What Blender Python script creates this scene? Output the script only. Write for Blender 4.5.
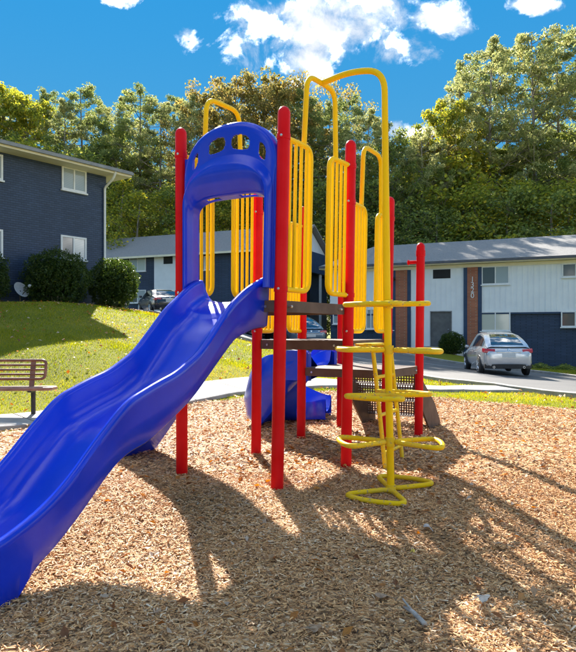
import bpy, math, random
import numpy as np
from mathutils import Vector, Matrix
PI = math.pi
random.seed(7)
rng = np.random.default_rng(11)
for o in list(bpy.data.objects):
    bpy.data.objects.remove(o)
scene = bpy.context.scene
COL = scene.collection

# ------------------------------------------------------------------ camera
CAM_H, F_PX, Y_HOR = 1.31, 636.1, 330.67          # photo is 576 x 652
cam = bpy.data.cameras.new('camera')
cam_o = bpy.data.objects.new('camera', cam)
COL.objects.link(cam_o)
cam_o.location = (0, 0, CAM_H)
cam_o.rotation_euler = (PI / 2, 0, 0)
cam.sensor_fit = 'HORIZONTAL'
cam.sensor_width = 36
cam.lens = 36 * F_PX / 576
cam.shift_y = (Y_HOR - 326) / 576
cam.clip_start = 0.05
cam.clip_end = 3000
scene.camera = cam_o

# ------------------------------------------------------------------ light
SUN_AZ, SUN_EL = math.radians(-13), math.radians(33)     # azimuth from +Y towards +X
sun_dir = Vector((math.sin(SUN_AZ) * math.cos(SUN_EL), math.cos(SUN_AZ) * math.cos(SUN_EL), math.sin(SUN_EL)))
sun = bpy.data.lights.new('sun', 'SUN')
sun.energy = 5.0
sun.angle = math.radians(0.45)
sun.color = (1.0, 0.93, 0.82)
sun_o = bpy.data.objects.new('sun', sun)
COL.objects.link(sun_o)
sun_o.rotation_euler = (-sun_dir).to_track_quat('-Z', 'Y').to_euler()

world = bpy.data.worlds.new('World')
scene.world = world
world.use_nodes = True
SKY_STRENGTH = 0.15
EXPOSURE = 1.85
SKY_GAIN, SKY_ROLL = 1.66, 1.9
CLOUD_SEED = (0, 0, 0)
scene.view_settings.view_transform = 'Standard'
scene.view_settings.look = 'None'
scene.view_settings.exposure = EXPOSURE
scene.view_settings.gamma = 1
scene.view_settings.use_curve_mapping = False


def build_world():
    nt = world.node_tree
    N, L = nt.nodes, nt.links
    N.clear()
    out = N.new('ShaderNodeOutputWorld')
    bg = N.new('ShaderNodeBackground')
    bg.inputs[1].default_value = SKY_STRENGTH
    sky = N.new('ShaderNodeTexSky')
    sky.sky_type = 'NISHITA'
    sky.sun_disc = False
    sky.sun_elevation = SUN_EL
    sky.sun_rotation = SUN_AZ
    sky.air_density = 1.0
    sky.dust_density = 0.0
    sky.ozone_density = 3.0
    tc = N.new('ShaderNodeTexCoord')

    def math_(op, a, b=None, clamp=False):
        n = N.new('ShaderNodeMath')
        n.operation = op
        n.use_clamp = clamp
        for i, v in enumerate((a, b)):
            if v is None:
                continue
            if isinstance(v, (int, float)):
                n.inputs[i].default_value = v
            else:
                L.new(v, n.inputs[i])
        return n.outputs[0]
    sep = N.new('ShaderNodeSeparateXYZ')
    L.new(tc.outputs['Generated'], sep.inputs[0])
    # tangent-plane coordinates of the view direction
    px = math_('DIVIDE', sep.outputs[0], math_('MAXIMUM', sep.outputs[1], 0.02))
    pz = math_('DIVIDE', sep.outputs[2], math_('MAXIMUM', sep.outputs[1], 0.02))
    noise = N.new('ShaderNodeTexNoise')
    noise.inputs['Scale'].default_value = 15
    noise.inputs['Detail'].default_value = 9
    noise.inputs['Roughness'].default_value = 0.66
    noise.inputs['Distortion'].default_value = 0.35
    L.new(tc.outputs['Generated'], noise.inputs['Vector'])
    nz = math_('SUBTRACT', noise.outputs[0], 0.5)
    best = None
    for (x, y, rx, ry) in ((318, 28, 92, 40), (300, 62, 38, 26), (350, 8, 66, 24), (446, 17, 40, 17), (190, 38, 19, 15),
                           (412, 131, 36, 10), (530, 2, 30, 10), (122, -3, 22, 12), (286, 12, 40, 18), (490, -14, 60, 14)):
        cx, cz = (x - 288) / F_PX, (Y_HOR - y) / F_PX
        ex = math_('DIVIDE', math_('SUBTRACT', px, cx), rx / F_PX)
        ez = math_('DIVIDE', math_('SUBTRACT', pz, cz), ry / F_PX)
        d = math_('SQRT', math_('ADD', math_('MULTIPLY', ex, ex), math_('MULTIPLY', ez, ez)))
        m = math_('SUBTRACT', 1.0, d)
        best = m if best is None else math_('MAXIMUM', best, m)
    # denser broken cumulus, added over the unseen sky to lift the ambient fill
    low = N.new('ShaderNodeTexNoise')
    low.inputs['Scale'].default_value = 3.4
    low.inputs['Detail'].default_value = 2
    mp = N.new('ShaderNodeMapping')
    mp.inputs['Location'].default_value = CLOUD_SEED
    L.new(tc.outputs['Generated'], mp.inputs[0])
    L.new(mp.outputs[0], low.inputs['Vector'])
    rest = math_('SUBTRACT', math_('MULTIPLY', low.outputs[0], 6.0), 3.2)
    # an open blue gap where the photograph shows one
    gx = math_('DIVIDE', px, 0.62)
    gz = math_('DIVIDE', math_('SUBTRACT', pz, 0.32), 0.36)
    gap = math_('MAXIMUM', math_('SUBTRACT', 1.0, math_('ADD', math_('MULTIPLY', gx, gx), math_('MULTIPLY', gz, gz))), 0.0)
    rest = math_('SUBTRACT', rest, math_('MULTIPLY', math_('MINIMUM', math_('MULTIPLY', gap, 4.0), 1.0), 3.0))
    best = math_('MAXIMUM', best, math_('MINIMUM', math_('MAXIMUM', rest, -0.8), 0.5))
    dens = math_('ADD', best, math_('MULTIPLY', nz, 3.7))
    mr = N.new('ShaderNodeMapRange')
    mr.interpolation_type = 'SMOOTHSTEP'
    mr.inputs[1].default_value = -0.10
    mr.inputs[2].default_value = 1.25
    L.new(dens, mr.inputs[0])
    # cloud tone: soft grey folds, cores brightened past white to add ambient fill
    n2 = N.new('ShaderNodeTexNoise')
    n2.inputs['Scale'].default_value = 26
    n2.inputs['Detail'].default_value = 6
    L.new(tc.outputs['Generated'], n2.inputs['Vector'])
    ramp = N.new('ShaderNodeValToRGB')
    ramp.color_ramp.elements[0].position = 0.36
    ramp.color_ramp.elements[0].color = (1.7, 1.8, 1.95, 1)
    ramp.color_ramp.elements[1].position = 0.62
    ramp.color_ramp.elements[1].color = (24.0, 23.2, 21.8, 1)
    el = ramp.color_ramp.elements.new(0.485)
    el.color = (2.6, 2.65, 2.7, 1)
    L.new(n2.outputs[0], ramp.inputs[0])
    hs = N.new('ShaderNodeHueSaturation')
    hs.inputs['Hue'].default_value = 0.487
    hs.inputs['Saturation'].default_value = 1.37
    hs.inputs['Value'].default_value = 1.0
    # soft shoulder: evens out the bright part of the sky the way the photograph's exposure blend does
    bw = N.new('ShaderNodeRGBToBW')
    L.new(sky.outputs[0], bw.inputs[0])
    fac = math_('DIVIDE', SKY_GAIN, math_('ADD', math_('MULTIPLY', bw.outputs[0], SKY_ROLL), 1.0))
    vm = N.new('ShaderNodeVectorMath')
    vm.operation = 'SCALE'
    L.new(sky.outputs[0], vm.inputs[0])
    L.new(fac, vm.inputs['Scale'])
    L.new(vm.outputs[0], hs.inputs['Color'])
    mix = N.new('ShaderNodeMixRGB')
    L.new(mr.outputs[0], mix.inputs[0])
    L.new(hs.outputs[0], mix.inputs[1])
    L.new(ramp.outputs[0], mix.inputs[2])
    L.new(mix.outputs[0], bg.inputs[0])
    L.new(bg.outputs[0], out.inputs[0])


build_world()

# ------------------------------------------------------------------ helpers


def ss(a, b, x):
    t = np.clip((x - a) / (b - a), 0, 1)
    return t * t * (3 - 2 * t)


def lumps(x, y):
    return (0.018 * np.sin(1.7 * x + 0.6 * y) * np.sin(1.3 * y - 0.8 * x + 1) + 0.010 * np.sin(4.1 * x + 2) * np.sin(3.7 * y + 0.5 * x))


def slope_up(y):
    return sum(np.interp(y + k, (10.2, 11.6, 12.6, 14.4, 16.9, 19, 22), (0, 0.08, 0.24, 0.48, 0.676, 0.85, 1)) for k in (-0.8, -0.4, 0, 0.4, 0.8)) / 5


def terrain(x, y):
    x = np.asarray(x, float)
    y = np.asarray(y, float)
    g = 2.32 * (1 - ss(-8.5, 4, x)) - 0.75 * ss(0, 16, x)
    z = g * slope_up(y)
    z = z + 0.45 * ss(31, 37, y) * (1 - ss(9, 13, x)) * ss(2, 6, x)
    z = z - 0.12 * (1 - ss(3.3, 5.3, y))
    z = z + lumps(x, y) * (1 - ss(14, 30, y))
    return z


def tz(x, y):
    return float(terrain(x, y))


class MB:
    """collects faces; build() links them as one mesh object"""

    def __init__(s):
        s.v, s.f = [], []

    def add(s, vs, fs):
        n = len(s.v)
        s.v += [tuple(p) for p in vs]
        s.f += [tuple(i + n for i in f) for f in fs]
        return s

    def box(s, c, size, rot=None):
        hx, hy, hz = size[0] / 2, size[1] / 2, size[2] / 2
        vs = [Vector((x, y, z)) for z in (-hz, hz) for y in (-hy, hy) for x in (-hx, hx)]
        if rot is not None:
            vs = [rot @ p for p in vs]
        c = Vector(c)
        return s.add([p + c for p in vs], [(0, 2, 3, 1), (4, 5, 7, 6), (0, 1, 5, 4), (2, 6, 7, 3), (0, 4, 6, 2), (1, 3, 7, 5)])

    def hexa(s, p):
        return s.add(p, [(0, 3, 2, 1), (4, 5, 6, 7), (0, 1, 5, 4), (1, 2, 6, 5), (2, 3, 7, 6), (3, 0, 4, 7)])

    def bbox(s, c, size, b=0.01, rot=None):
        """box with chamfered vertical and top edges"""
        hx, hy, hz = size[0] / 2, size[1] / 2, size[2] / 2
        rings = []
        for (k, z) in ((b, -hz), (0, -hz + b), (0, hz - b), (b, hz)):
            x, y = hx - k, hy - k
            rings.append([(-x + b, -y, z), (x - b, -y, z), (x, -y + b, z), (x, y - b, z), (x - b, y, z), (-x + b, y, z), (-x, y - b, z), (-x, -y + b, z)])
        vs = [Vector(p) for r in rings for p in r]
        if rot is not None:
            vs = [rot @ p for p in vs]
        c = Vector(c)
        fs = [tuple(range(7, -1, -1)), tuple(range(24, 32))]
        for r in range(3):
            for k in range(8):
                fs.append((r * 8 + k, r * 8 + (k + 1) % 8, r * 8 + 8 + (k + 1) % 8, r * 8 + 8 + k))
        return s.add([p + c for p in vs], fs)

    def tube(s, path, r, n=10, closed=False, caps=True):
        P = [Vector(p) for p in path]
        m = len(P)
        R = r if isinstance(r, (list, tuple)) else [r] * m
        T = []
        for i in range(m):
            a = P[(i - 1) % m] if (closed or i > 0) else P[i]
            b = P[(i + 1) % m] if (closed or i < m - 1) else P[i]
            t = (b - a)
            T.append(t.normalized() if t.length > 1e-9 else Vector((0, 0, 1)))
        up = Vector((0, 0, 1)) if abs(T[0].z) < 0.9 else Vector((1, 0, 0))
        nrm = (up - T[0] * up.dot(T[0])).normalized()
        vs, fs = [], []
        for i in range(m):
            nrm = (nrm - T[i] * nrm.dot(T[i])).normalized()
            bi = T[i].cross(nrm)
            for k in range(n):
                a = 2 * PI * k / n
                vs.append(P[i] + (nrm * math.cos(a) + bi * math.sin(a)) * R[i])
        for i in range(m if closed else m - 1):
            j = (i + 1) % m
            for k in range(n):
                fs.append((i * n + k, i * n + (k + 1) % n, j * n + (k + 1) % n, j * n + k))
        if caps and not closed:
            fs.append(tuple(range(n - 1, -1, -1)))
            fs.append(tuple((m - 1) * n + k for k in range(n)))
        return s.add(vs, fs)

    def loft(s, rings, closed=True, caps=False):
        n = len(rings[0])
        vs = [p for r in rings for p in r]
        fs = []
        for i in range(len(rings) - 1):
            for k in range(n if closed else n - 1):
                fs.append((i * n + k, i * n + (k + 1) % n, (i + 1) * n + (k + 1) % n, (i + 1) * n + k))
        if caps:
            fs.append(tuple(range(n - 1, -1, -1)))
            fs.append(tuple((len(rings) - 1) * n + k for k in range(n)))
        return s.add(vs, fs)

    def lathe(s, prof, c=(0, 0, 0), n=20, axis=None):
        q = Vector(axis).to_track_quat('Z', 'Y').to_matrix() if axis is not None else None
        rings = []
        c = Vector(c)
        for r, z in prof:
            ring = []
            for k in range(n):
                a = 2 * PI * k / n
                p = Vector((r * math.cos(a), r * math.sin(a), z))
                ring.append((q @ p if q else p) + c)
            rings.append(ring)
        return s.loft(rings, True, True)

    def build(s, name, mat, parent=None, smooth=False, angle=None):
        me = bpy.data.meshes.new(name)
        off = wloc(parent)
        me.from_pydata([(p[0] - off[0], p[1] - off[1], p[2] - off[2]) for p in s.v], [], s.f)
        me.validate()
        me.update()
        if smooth:
            me.shade_smooth()
            if angle:
                me.set_sharp_from_angle(angle=math.radians(angle))
        me.materials.append(mat)
        o = bpy.data.objects.new(name, me)
        COL.objects.link(o)
        if parent is not None:
            o.parent = parent
        return o


def wloc(o):
    v = Vector((0, 0, 0))
    while o is not None:
        v = v + o.location
        o = o.parent
    return v


def thing(name, label, cat, loc=(0, 0, 0), group=None):
    o = bpy.data.objects.new(name, None)
    COL.objects.link(o)
    o.empty_display_size = 0.2
    o.location = loc
    tag(o, label, cat, group)
    return o


def tag(o, label, cat, group=None):
    o['label'] = label
    o['category'] = cat
    if group:
        o['group'] = group
    return o


def copy_tree(o, parent=None):
    c = o.copy()
    COL.objects.link(c)
    c.parent = parent
    for ch in list(o.children):
        copy_tree(ch, c)
    return c


def fillet(pts, r, n=6):
    P = [Vector(p) for p in pts]
    out = [P[0]]
    for i in range(1, len(P) - 1):
        a, b, c = P[i - 1], P[i], P[i + 1]
        d1, d2 = (a - b), (c - b)
        k = min(r, d1.length * 0.49, d2.length * 0.49)
        p1, p2 = b + d1.normalized() * k, b + d2.normalized() * k
        for t in range(n + 1):
            t /= n
            out.append(p1 * (1 - t) ** 2 + b * 2 * t * (1 - t) + p2 * t * t)
    out.append(P[-1])
    return out


def fillet_closed(pts, r, n=6):
    P = [Vector(p) for p in pts]
    out = []
    m = len(P)
    for i in range(m):
        a, b, c = P[i - 1], P[i], P[(i + 1) % m]
        d1, d2 = (a - b), (c - b)
        k = min(r, d1.length * 0.45, d2.length * 0.45)
        p1, p2 = b + d1.normalized() * k, b + d2.normalized() * k
        for t in range(n + 1):
            t /= n
            out.append(p1 * (1 - t) ** 2 + b * 2 * t * (1 - t) + p2 * t * t)
    return out


# ------------------------------------------------------------------ materials
def mat_base(name):
    m = bpy.data.materials.new(name)
    m.use_nodes = True
    nt = m.node_tree
    b = nt.nodes['Principled BSDF']
    return m, nt, nt.nodes, nt.links, b


def ramp_node(N, stops):
    r = N.new('ShaderNodeValToRGB')
    e = r.color_ramp.elements
    while len(e) < len(stops):
        e.new(0.5)
    for k, (p, c) in enumerate(stops):
        e[k].position = p
        e[k].color = (*c, 1)
    return r


def coords(N, L, scale=(1, 1, 1), kind='Object'):
    tc = N.new('ShaderNodeTexCoord')
    mp = N.new('ShaderNodeMapping')
    mp.inputs['Scale'].default_value = scale
    L.new(tc.outputs[kind], mp.inputs[0])
    return mp.outputs[0]


def noise(N, L, vec, scale, detail=4, rough=0.55):
    n = N.new('ShaderNodeTexNoise')
    n.inputs['Scale'].default_value = scale
    n.inputs['Detail'].default_value = detail
    n.inputs['Roughness'].default_value = rough
    L.new(vec, n.inputs['Vector'])
    return n.outputs[0]


def bump(N, L, h, b, strength=0.3, dist=0.01):
    bp = N.new('ShaderNodeBump')
    bp.inputs['Strength'].default_value = strength
    bp.inputs['Distance'].default_value = dist
    L.new(h, bp.inputs['Height'])
    L.new(bp.outputs[0], b.inputs['Normal'])


def noisy(name, c1, c2, scale=6, rough=0.5, rough2=None, metallic=0.0, bscale=None, bstr=0.2, bdist=0.004, stretch=(1, 1, 1), detail=5, coat=0.0, spec=None, lo=0.35, hi=0.65):
    m, nt, N, L, b = mat_base(name)
    v = coords(N, L, stretch)
    n = noise(N, L, v, scale, detail)
    r = ramp_node(N, [(lo, c1), (hi, c2)])
    L.new(n, r.inputs[0])
    L.new(r.outputs[0], b.inputs['Base Color'])
    b.inputs['Metallic'].default_value = metallic
    b.inputs['Coat Weight'].default_value = coat
    if spec is not None:
        b.inputs['Specular IOR Level'].default_value = spec
    if rough2 is None:
        b.inputs['Roughness'].default_value = rough
    else:
        mr = N.new('ShaderNodeMapRange')
        mr.inputs[3].default_value = rough
        mr.inputs[4].default_value = rough2
        n3 = noise(N, L, v, scale * 2.3, 3)
        L.new(n3, mr.inputs[0])
        L.new(mr.outputs[0], b.inputs['Roughness'])
    if bscale:
        bump(N, L, noise(N, L, v, bscale, 3), b, bstr, bdist)
    return m


def worn_paint(name, base, faded, bare, rough=0.3, chips=0.62):
    """enamel that chalks in patches and shows chips"""
    m, nt, N, L, b = mat_base(name)
    v = coords(N, L)
    r = ramp_node(N, [(0.4, base), (0.75, faded)])
    L.new(noise(N, L, v, 3.0, 5), r.inputs[0])
    ch = ramp_node(N, [(chips, (0, 0, 0)), (chips + 0.03, (1, 1, 1))])
    L.new(noise(N, L, v, 38, 4, 0.7), ch.inputs[0])
    mx = N.new('ShaderNodeMixRGB')
    L.new(ch.outputs[0], mx.inputs[0])
    L.new(r.outputs[0], mx.inputs[1])
    mx.inputs[2].default_value = (*bare, 1)
    L.new(mx.outputs[0], b.inputs['Base Color'])
    mr = N.new('ShaderNodeMapRange')
    mr.inputs[3].default_value = rough * 0.7
    mr.inputs[4].default_value = rough * 1.5
    L.new(noise(N, L, v, 7, 4), mr.inputs[0])
    L.new(mr.outputs[0], b.inputs['Roughness'])
    b.inputs['Specular IOR Level'].default_value = 0.11
    bump(N, L, noise(N, L, v, 70, 3), b, 0.06, 0.003)
    return m


def leaf_mat(name, stops, trans=0.4, rough=0.55):
    m, nt, N, L, b = mat_base(name)
    at = N.new('ShaderNodeAttribute')
    at.attribute_name = 'tint'
    r = ramp_node(N, stops)
    L.new(at.outputs['Fac'], r.inputs[0])
    L.new(r.outputs[0], b.inputs['Base Color'])
    b.inputs['Roughness'].default_value = rough
    b.inputs['Specular IOR Level'].default_value = 0.35
    t = N.new('ShaderNodeBsdfTranslucent')
    hs = N.new('ShaderNodeHueSaturation')
    hs.inputs['Hue'].default_value = 0.485
    hs.inputs['Value'].default_value = 1.6
    hs.inputs['Saturation'].default_value = 1.1
    L.new(r.outputs[0], hs.inputs['Color'])
    L.new(hs.outputs[0], t.inputs[0])
    mx = N.new('ShaderNodeMixShader')
    mx.inputs[0].default_value = trans
    L.new(b.outputs[0], mx.inputs[1])
    L.new(t.outputs[0], mx.inputs[2])
    L.new(mx.outputs[0], nt.nodes['Material Output'].inputs[0])
    return m


M = {}
M['red'] = worn_paint('red_paint', (0.60, 0.003, 0.006), (0.66, 0.012, 0.018), (0.45, 0.05, 0.05), 0.32, 0.72)
M['yellow'] = worn_paint('yellow_paint', (0.88, 0.545, 0.002), (0.88, 0.57, 0.01), (0.62, 0.40, 0.06), 0.34, 0.72)
M['yellow_worn'] = worn_paint('yellow_paint_worn', (0.80, 0.52, 0.006), (0.78, 0.52, 0.05), (0.36, 0.27, 0.14), 0.38, 0.60)
M['blue'] = noisy('blue_plastic', (0.003, 0.014, 0.50), (0.005, 0.022, 0.58), 2.2, 0.24, 0.42, bscale=160, bstr=0.05, bdist=0.002, spec=0.25)
def blue_plastic():
    m, nt, N, L, b = mat_base('blue_plastic')
    tc = N.new('ShaderNodeTexCoord')
    mp = N.new('ShaderNodeMapping')
    mp.inputs['Rotation'].default_value = (0, 0, 0.553)
    mp.inputs['Scale'].default_value = (26, 1.2, 3)
    L.new(tc.outputs['Object'], mp.inputs[0])
    r = ramp_node(N, [(0.35, (0.002, 0.026, 0.50)), (0.65, (0.003, 0.036, 0.60))])
    L.new(noise(N, L, tc.outputs['Object'], 2.2, 5), r.inputs[0])
    scr = ramp_node(N, [(0.60, (0, 0, 0)), (0.78, (1, 1, 1))])
    L.new(noise(N, L, mp.outputs[0], 3.0, 7, 0.75), scr.inputs[0])
    dust = ramp_node(N, [(0.48, (0, 0, 0)), (0.8, (0.5, 0.5, 0.5))])
    L.new(noise(N, L, tc.outputs['Object'], 5, 8, 0.7), dust.inputs[0])
    mx = N.new('ShaderNodeMixRGB')
    f = N.new('ShaderNodeMath')
    f.operation = 'MULTIPLY'
    f.inputs[1].default_value = 0.10
    L.new(scr.outputs[0], f.inputs[0])
    L.new(f.outputs[0], mx.inputs[0])
    L.new(r.outputs[0], mx.inputs[1])
    mx.inputs[2].default_value = (0.16, 0.22, 0.75, 1)
    mx2 = N.new('ShaderNodeMixRGB')
    g = N.new('ShaderNodeMath')
    g.operation = 'MULTIPLY'
    g.inputs[1].default_value = 0.06
    L.new(dust.outputs[0], g.inputs[0])
    L.new(g.outputs[0], mx2.inputs[0])
    L.new(mx.outputs[0], mx2.inputs[1])
    mx2.inputs[2].default_value = (0.35, 0.34, 0.42, 1)
    L.new(mx2.outputs[0], b.inputs['Base Color'])
    mr = N.new('ShaderNodeMapRange')
    mr.inputs[3].default_value = 0.15
    mr.inputs[4].default_value = 0.32
    L.new(noise(N, L, mp.outputs[0], 2.0, 6, 0.7), mr.inputs[0])
    L.new(mr.outputs[0], b.inputs['Roughness'])
    b.inputs['Specular IOR Level'].default_value = 0.42
    bump(N, L, noise(N, L, tc.outputs['Object'], 150, 3), b, 0.05, 0.002)
    return m


M['blue'] = blue_plastic()
M['deck'] = noisy('brown_vinyl', (0.075, 0.045, 0.035), (0.12, 0.078, 0.06), 5, 0.5, 0.75, bscale=60, bstr=0.25)
M['bolt'] = noisy('zinc', (0.45, 0.45, 0.46), (0.6, 0.6, 0.6), 20, 0.35, metallic=0.9)
M['bench'] = noisy('maroon_coating', (0.13, 0.052, 0.030), (0.23, 0.10, 0.058), 9, 0.3, 0.5, bscale=80)
M['bench_seat'] = noisy('maroon_seat_coating', (0.20, 0.085, 0.055), (0.32, 0.16, 0.11), 9, 0.35, 0.55, bscale=80)
M['white'] = noisy('white_vinyl', (0.70, 0.71, 0.72), (0.80, 0.80, 0.80), 6, 0.45)
M['cream'] = noisy('cream_paint', (0.78, 0.71, 0.53), (0.84, 0.78, 0.60), 2, 0.6)
M['fascia'] = noisy('grey_fascia', (0.20, 0.20, 0.21), (0.28, 0.28, 0.28), 3, 0.5)
M['gutter_dark'] = noisy('dark_gutter', (0.06, 0.065, 0.08), (0.10, 0.10, 0.12), 3, 0.45)
M['siding'] = noisy('white_siding', (0.76, 0.78, 0.81), (0.82, 0.84, 0.86), 1.5, 0.6, bscale=30, bstr=0.08)
M['navy'] = noisy('navy_paint', (0.016, 0.040, 0.095), (0.026, 0.056, 0.12), 2.5, 0.55)
M['dark'] = noisy('dark_void', (0.008, 0.008, 0.009), (0.016, 0.016, 0.018), 3, 0.7)
M['door'] = noisy('grey_door', (0.09, 0.09, 0.095), (0.13, 0.13, 0.13), 3, 0.45)
M['metal_dark'] = noisy('dark_metal', (0.03, 0.03, 0.033), (0.06, 0.06, 0.06), 8, 0.4, metallic=0.6)
M['dish'] = noisy('grey_dish', (0.35, 0.38, 0.42), (0.45, 0.47, 0.5), 8, 0.5)


def pane_mat(name, c1, c2, rough=0.08):
    m, nt, N, L, b = mat_base(name)
    v = coords(N, L, (1, 1, 1))
    w = N.new('ShaderNodeTexWave')
    w.wave_type = 'BANDS'
    w.bands_direction = 'Z'
    w.inputs['Scale'].default_value = 9
    w.inputs['Distortion'].default_value = 0.6
    L.new(v, w.inputs[0])
    r = ramp_node(N, [(0.2, c1), (0.8, c2)])
    L.new(w.outputs['Color'], r.inputs[0])
    L.new(r.outputs[0], b.inputs['Base Color'])
    b.inputs['Roughness'].default_value = rough
    b.inputs['Coat Weight'].default_value = 0.6
    b.inputs['Coat Roughness'].default_value = 0.03
    return m


M['pane'] = pane_mat('window_glass_blinds', (0.28, 0.33, 0.36), (0.40, 0.45, 0.47))
M['pane_dark'] = pane_mat('window_glass_dark', (0.05, 0.065, 0.08), (0.08, 0.10, 0.12))
M['pane_pale'] = pane_mat('window_glass_curtain', (0.42, 0.46, 0.43), (0.55, 0.58, 0.52))  # palest of the banded pane colours


def brick_mat(name, c1, c2, mortar, scale=1.0, rough=0.75, bstr=0.6):
    m, nt, N, L, b = mat_base(name)
    tc = N.new('ShaderNodeTexCoord')
    sep = N.new('ShaderNodeSeparateXYZ')
    L.new(tc.outputs['Object'], sep.inputs[0])
    cb = N.new('ShaderNodeCombineXYZ')
    ad = N.new('ShaderNodeMath')
    ad.operation = 'ADD'
    L.new(sep.outputs[0], ad.inputs[0])
    L.new(sep.outputs[1], ad.inputs[1])
    L.new(ad.outputs[0], cb.inputs[0])
    L.new(sep.outputs[2], cb.inputs[1])
    br = N.new('ShaderNodeTexBrick')
    br.inputs['Color1'].default_value = (*c1, 1)
    br.inputs['Color2'].default_value = (*c2, 1)
    br.inputs['Mortar'].default_value = (*mortar, 1)
    br.inputs['Scale'].default_value = scale
    br.inputs['Mortar Size'].default_value = 0.012
    br.inputs['Brick Width'].default_value = 0.30
    br.inputs['Row Height'].default_value = 0.085
    L.new(cb.outputs[0], br.inputs['Vector'])
    n = noise(N, L, tc.outputs['Object'], 1.2, 5)
    mx = N.new('ShaderNodeMixRGB')
    mx.blend_type = 'MULTIPLY'
    mx.inputs[0].default_value = 0.5
    r = ramp_node(N, [(0.3, (0.65, 0.65, 0.65)), (0.7, (1.15, 1.15, 1.15))])
    L.new(n, r.inputs[0])
    L.new(br.outputs[0], mx.inputs[1])
    L.new(r.outputs[0], mx.inputs[2])
    L.new(mx.outputs[0], b.inputs['Base Color'])
    b.inputs['Roughness'].default_value = rough
    inv = N.new('ShaderNodeMath')
    inv.operation = 'SUBTRACT'
    inv.inputs[0].default_value = 1
    L.new(br.outputs['Fac'], inv.inputs[1])
    bump(N, L, inv.outputs[0], b, bstr, 0.02)
    return m


M['navy_brick'] = brick_mat('navy_painted_brick', (0.022, 0.044, 0.096), (0.036, 0.064, 0.130), (0.014, 0.028, 0.060), 1.0, 0.5, 0.8)
M['red_brick'] = brick_mat('orange_brick', (0.36, 0.095, 0.045), (0.47, 0.145, 0.07), (0.34, 0.22, 0.15), 1.0, 0.8)


def shingle_mat():
    m, nt, N, L, b = mat_base('grey_shingles')
    v = coords(N, L)
    r = ramp_node(N, [(0.3, (0.17, 0.165, 0.165)), (0.7, (0.29, 0.28, 0.27))])
    a = noise(N, L, v, 11, 5, 0.7)
    L.new(a, r.inputs[0])
    L.new(r.outputs[0], b.inputs['Base Color'])
    b.inputs['Roughness'].default_value = 0.85
    bump(N, L, noise(N, L, v, 25, 3), b, 0.5, 0.02)
    return m


M['shingle'] = shingle_mat()


def asphalt_mat():
    m, nt, N, L, b = mat_base('asphalt')
    v = coords(N, L)
    r = ramp_node(N, [(0.25, (0.065, 0.065, 0.07)), (0.6, (0.115, 0.112, 0.11)), (0.8, (0.15, 0.145, 0.14))])
    mx = N.new('ShaderNodeMath')
    mx.operation = 'ADD'
    m2 = N.new('ShaderNodeMath')
    m2.operation = 'MULTIPLY'
    m2.inputs[1].default_value = 0.5
    L.new(noise(N, L, v, 60, 3), m2.inputs[0])
    m3 = N.new('ShaderNodeMath')
    m3.operation = 'MULTIPLY'
    m3.inputs[1].default_value = 0.5
    L.new(noise(N, L, v, 0.45, 5), m3.inputs[0])
    L.new(m2.outputs[0], mx.inputs[0])
    L.new(m3.outputs[0], mx.inputs[1])
    L.new(mx.outputs[0], r.inputs[0])
    L.new(r.outputs[0], b.inputs['Base Color'])
    b.inputs['Roughness'].default_value = 0.62
    bump(N, L, noise(N, L, v, 120, 2), b, 0.3, 0.01)
    return m


M['asphalt'] = asphalt_mat()
M['concrete'] = noisy('concrete', (0.25, 0.235, 0.21), (0.38, 0.36, 0.33), 3, 0.85, bscale=90, bstr=0.2, detail=7)
M['line'] = noisy('white_road_paint', (0.5, 0.5, 0.5), (0.72, 0.72, 0.7), 8, 0.6)


def lawn_mat():
    m, nt, N, L, b = mat_base('lawn_soil_and_thatch')
    v = coords(N, L)
    r = ramp_node(N, [(0.30, (0.11, 0.13, 0.014)), (0.50, (0.19, 0.20, 0.020)), (0.70, (0.31, 0.25, 0.05))])
    a = N.new('ShaderNodeMath')
    a.operation = 'MULTIPLY_ADD'
    a.inputs[1].default_value = 0.55
    L.new(noise(N, L, v, 14, 5, 0.7), a.inputs[0])
    k = N.new('ShaderNodeMath')
    k.operation = 'MULTIPLY'
    k.inputs[1].default_value = 0.45
    L.new(noise(N, L, v, 0.7, 5), k.inputs[0])
    L.new(k.outputs[0], a.inputs[2])
    L.new(a.outputs[0], r.inputs[0])
    L.new(r.outputs[0], b.inputs['Base Color'])
    b.inputs['Roughness'].default_value = 0.9
    b.inputs['Specular IOR Level'].default_value = 0.1
    bump(N, L, noise(N, L, v, 40, 4, 0.7), b, 0.9, 0.05)
    return m


M['lawn'] = lawn_mat()


def bed_mat():
    m, nt, N, L, b = mat_base('wood_chip_bed')
    v = coords(N, L)
    vo = N.new('ShaderNodeTexVoronoi')
    vo.inputs['Scale'].default_value = 42
    L.new(v, vo.inputs['Vector'])
    sp = N.new('ShaderNodeSeparateColor')
    L.new(vo.outputs['Color'], sp.inputs[0])
    r = ramp_node(N, [(0.0, (0.10, 0.055, 0.028)), (0.45, (0.34, 0.19, 0.085)), (0.8, (0.54, 0.33, 0.16)), (1, (0.64, 0.47, 0.29))])
    L.new(sp.outputs[0], r.inputs[0])
    L.new(r.outputs[0], b.inputs['Base Color'])
    b.inputs['Roughness'].default_value = 0.85
    b.inputs['Specular IOR Level'].default_value = 0.2
    bump(N, L, sp.outputs[1], b, 1.0, 0.012)
    return m


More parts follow.
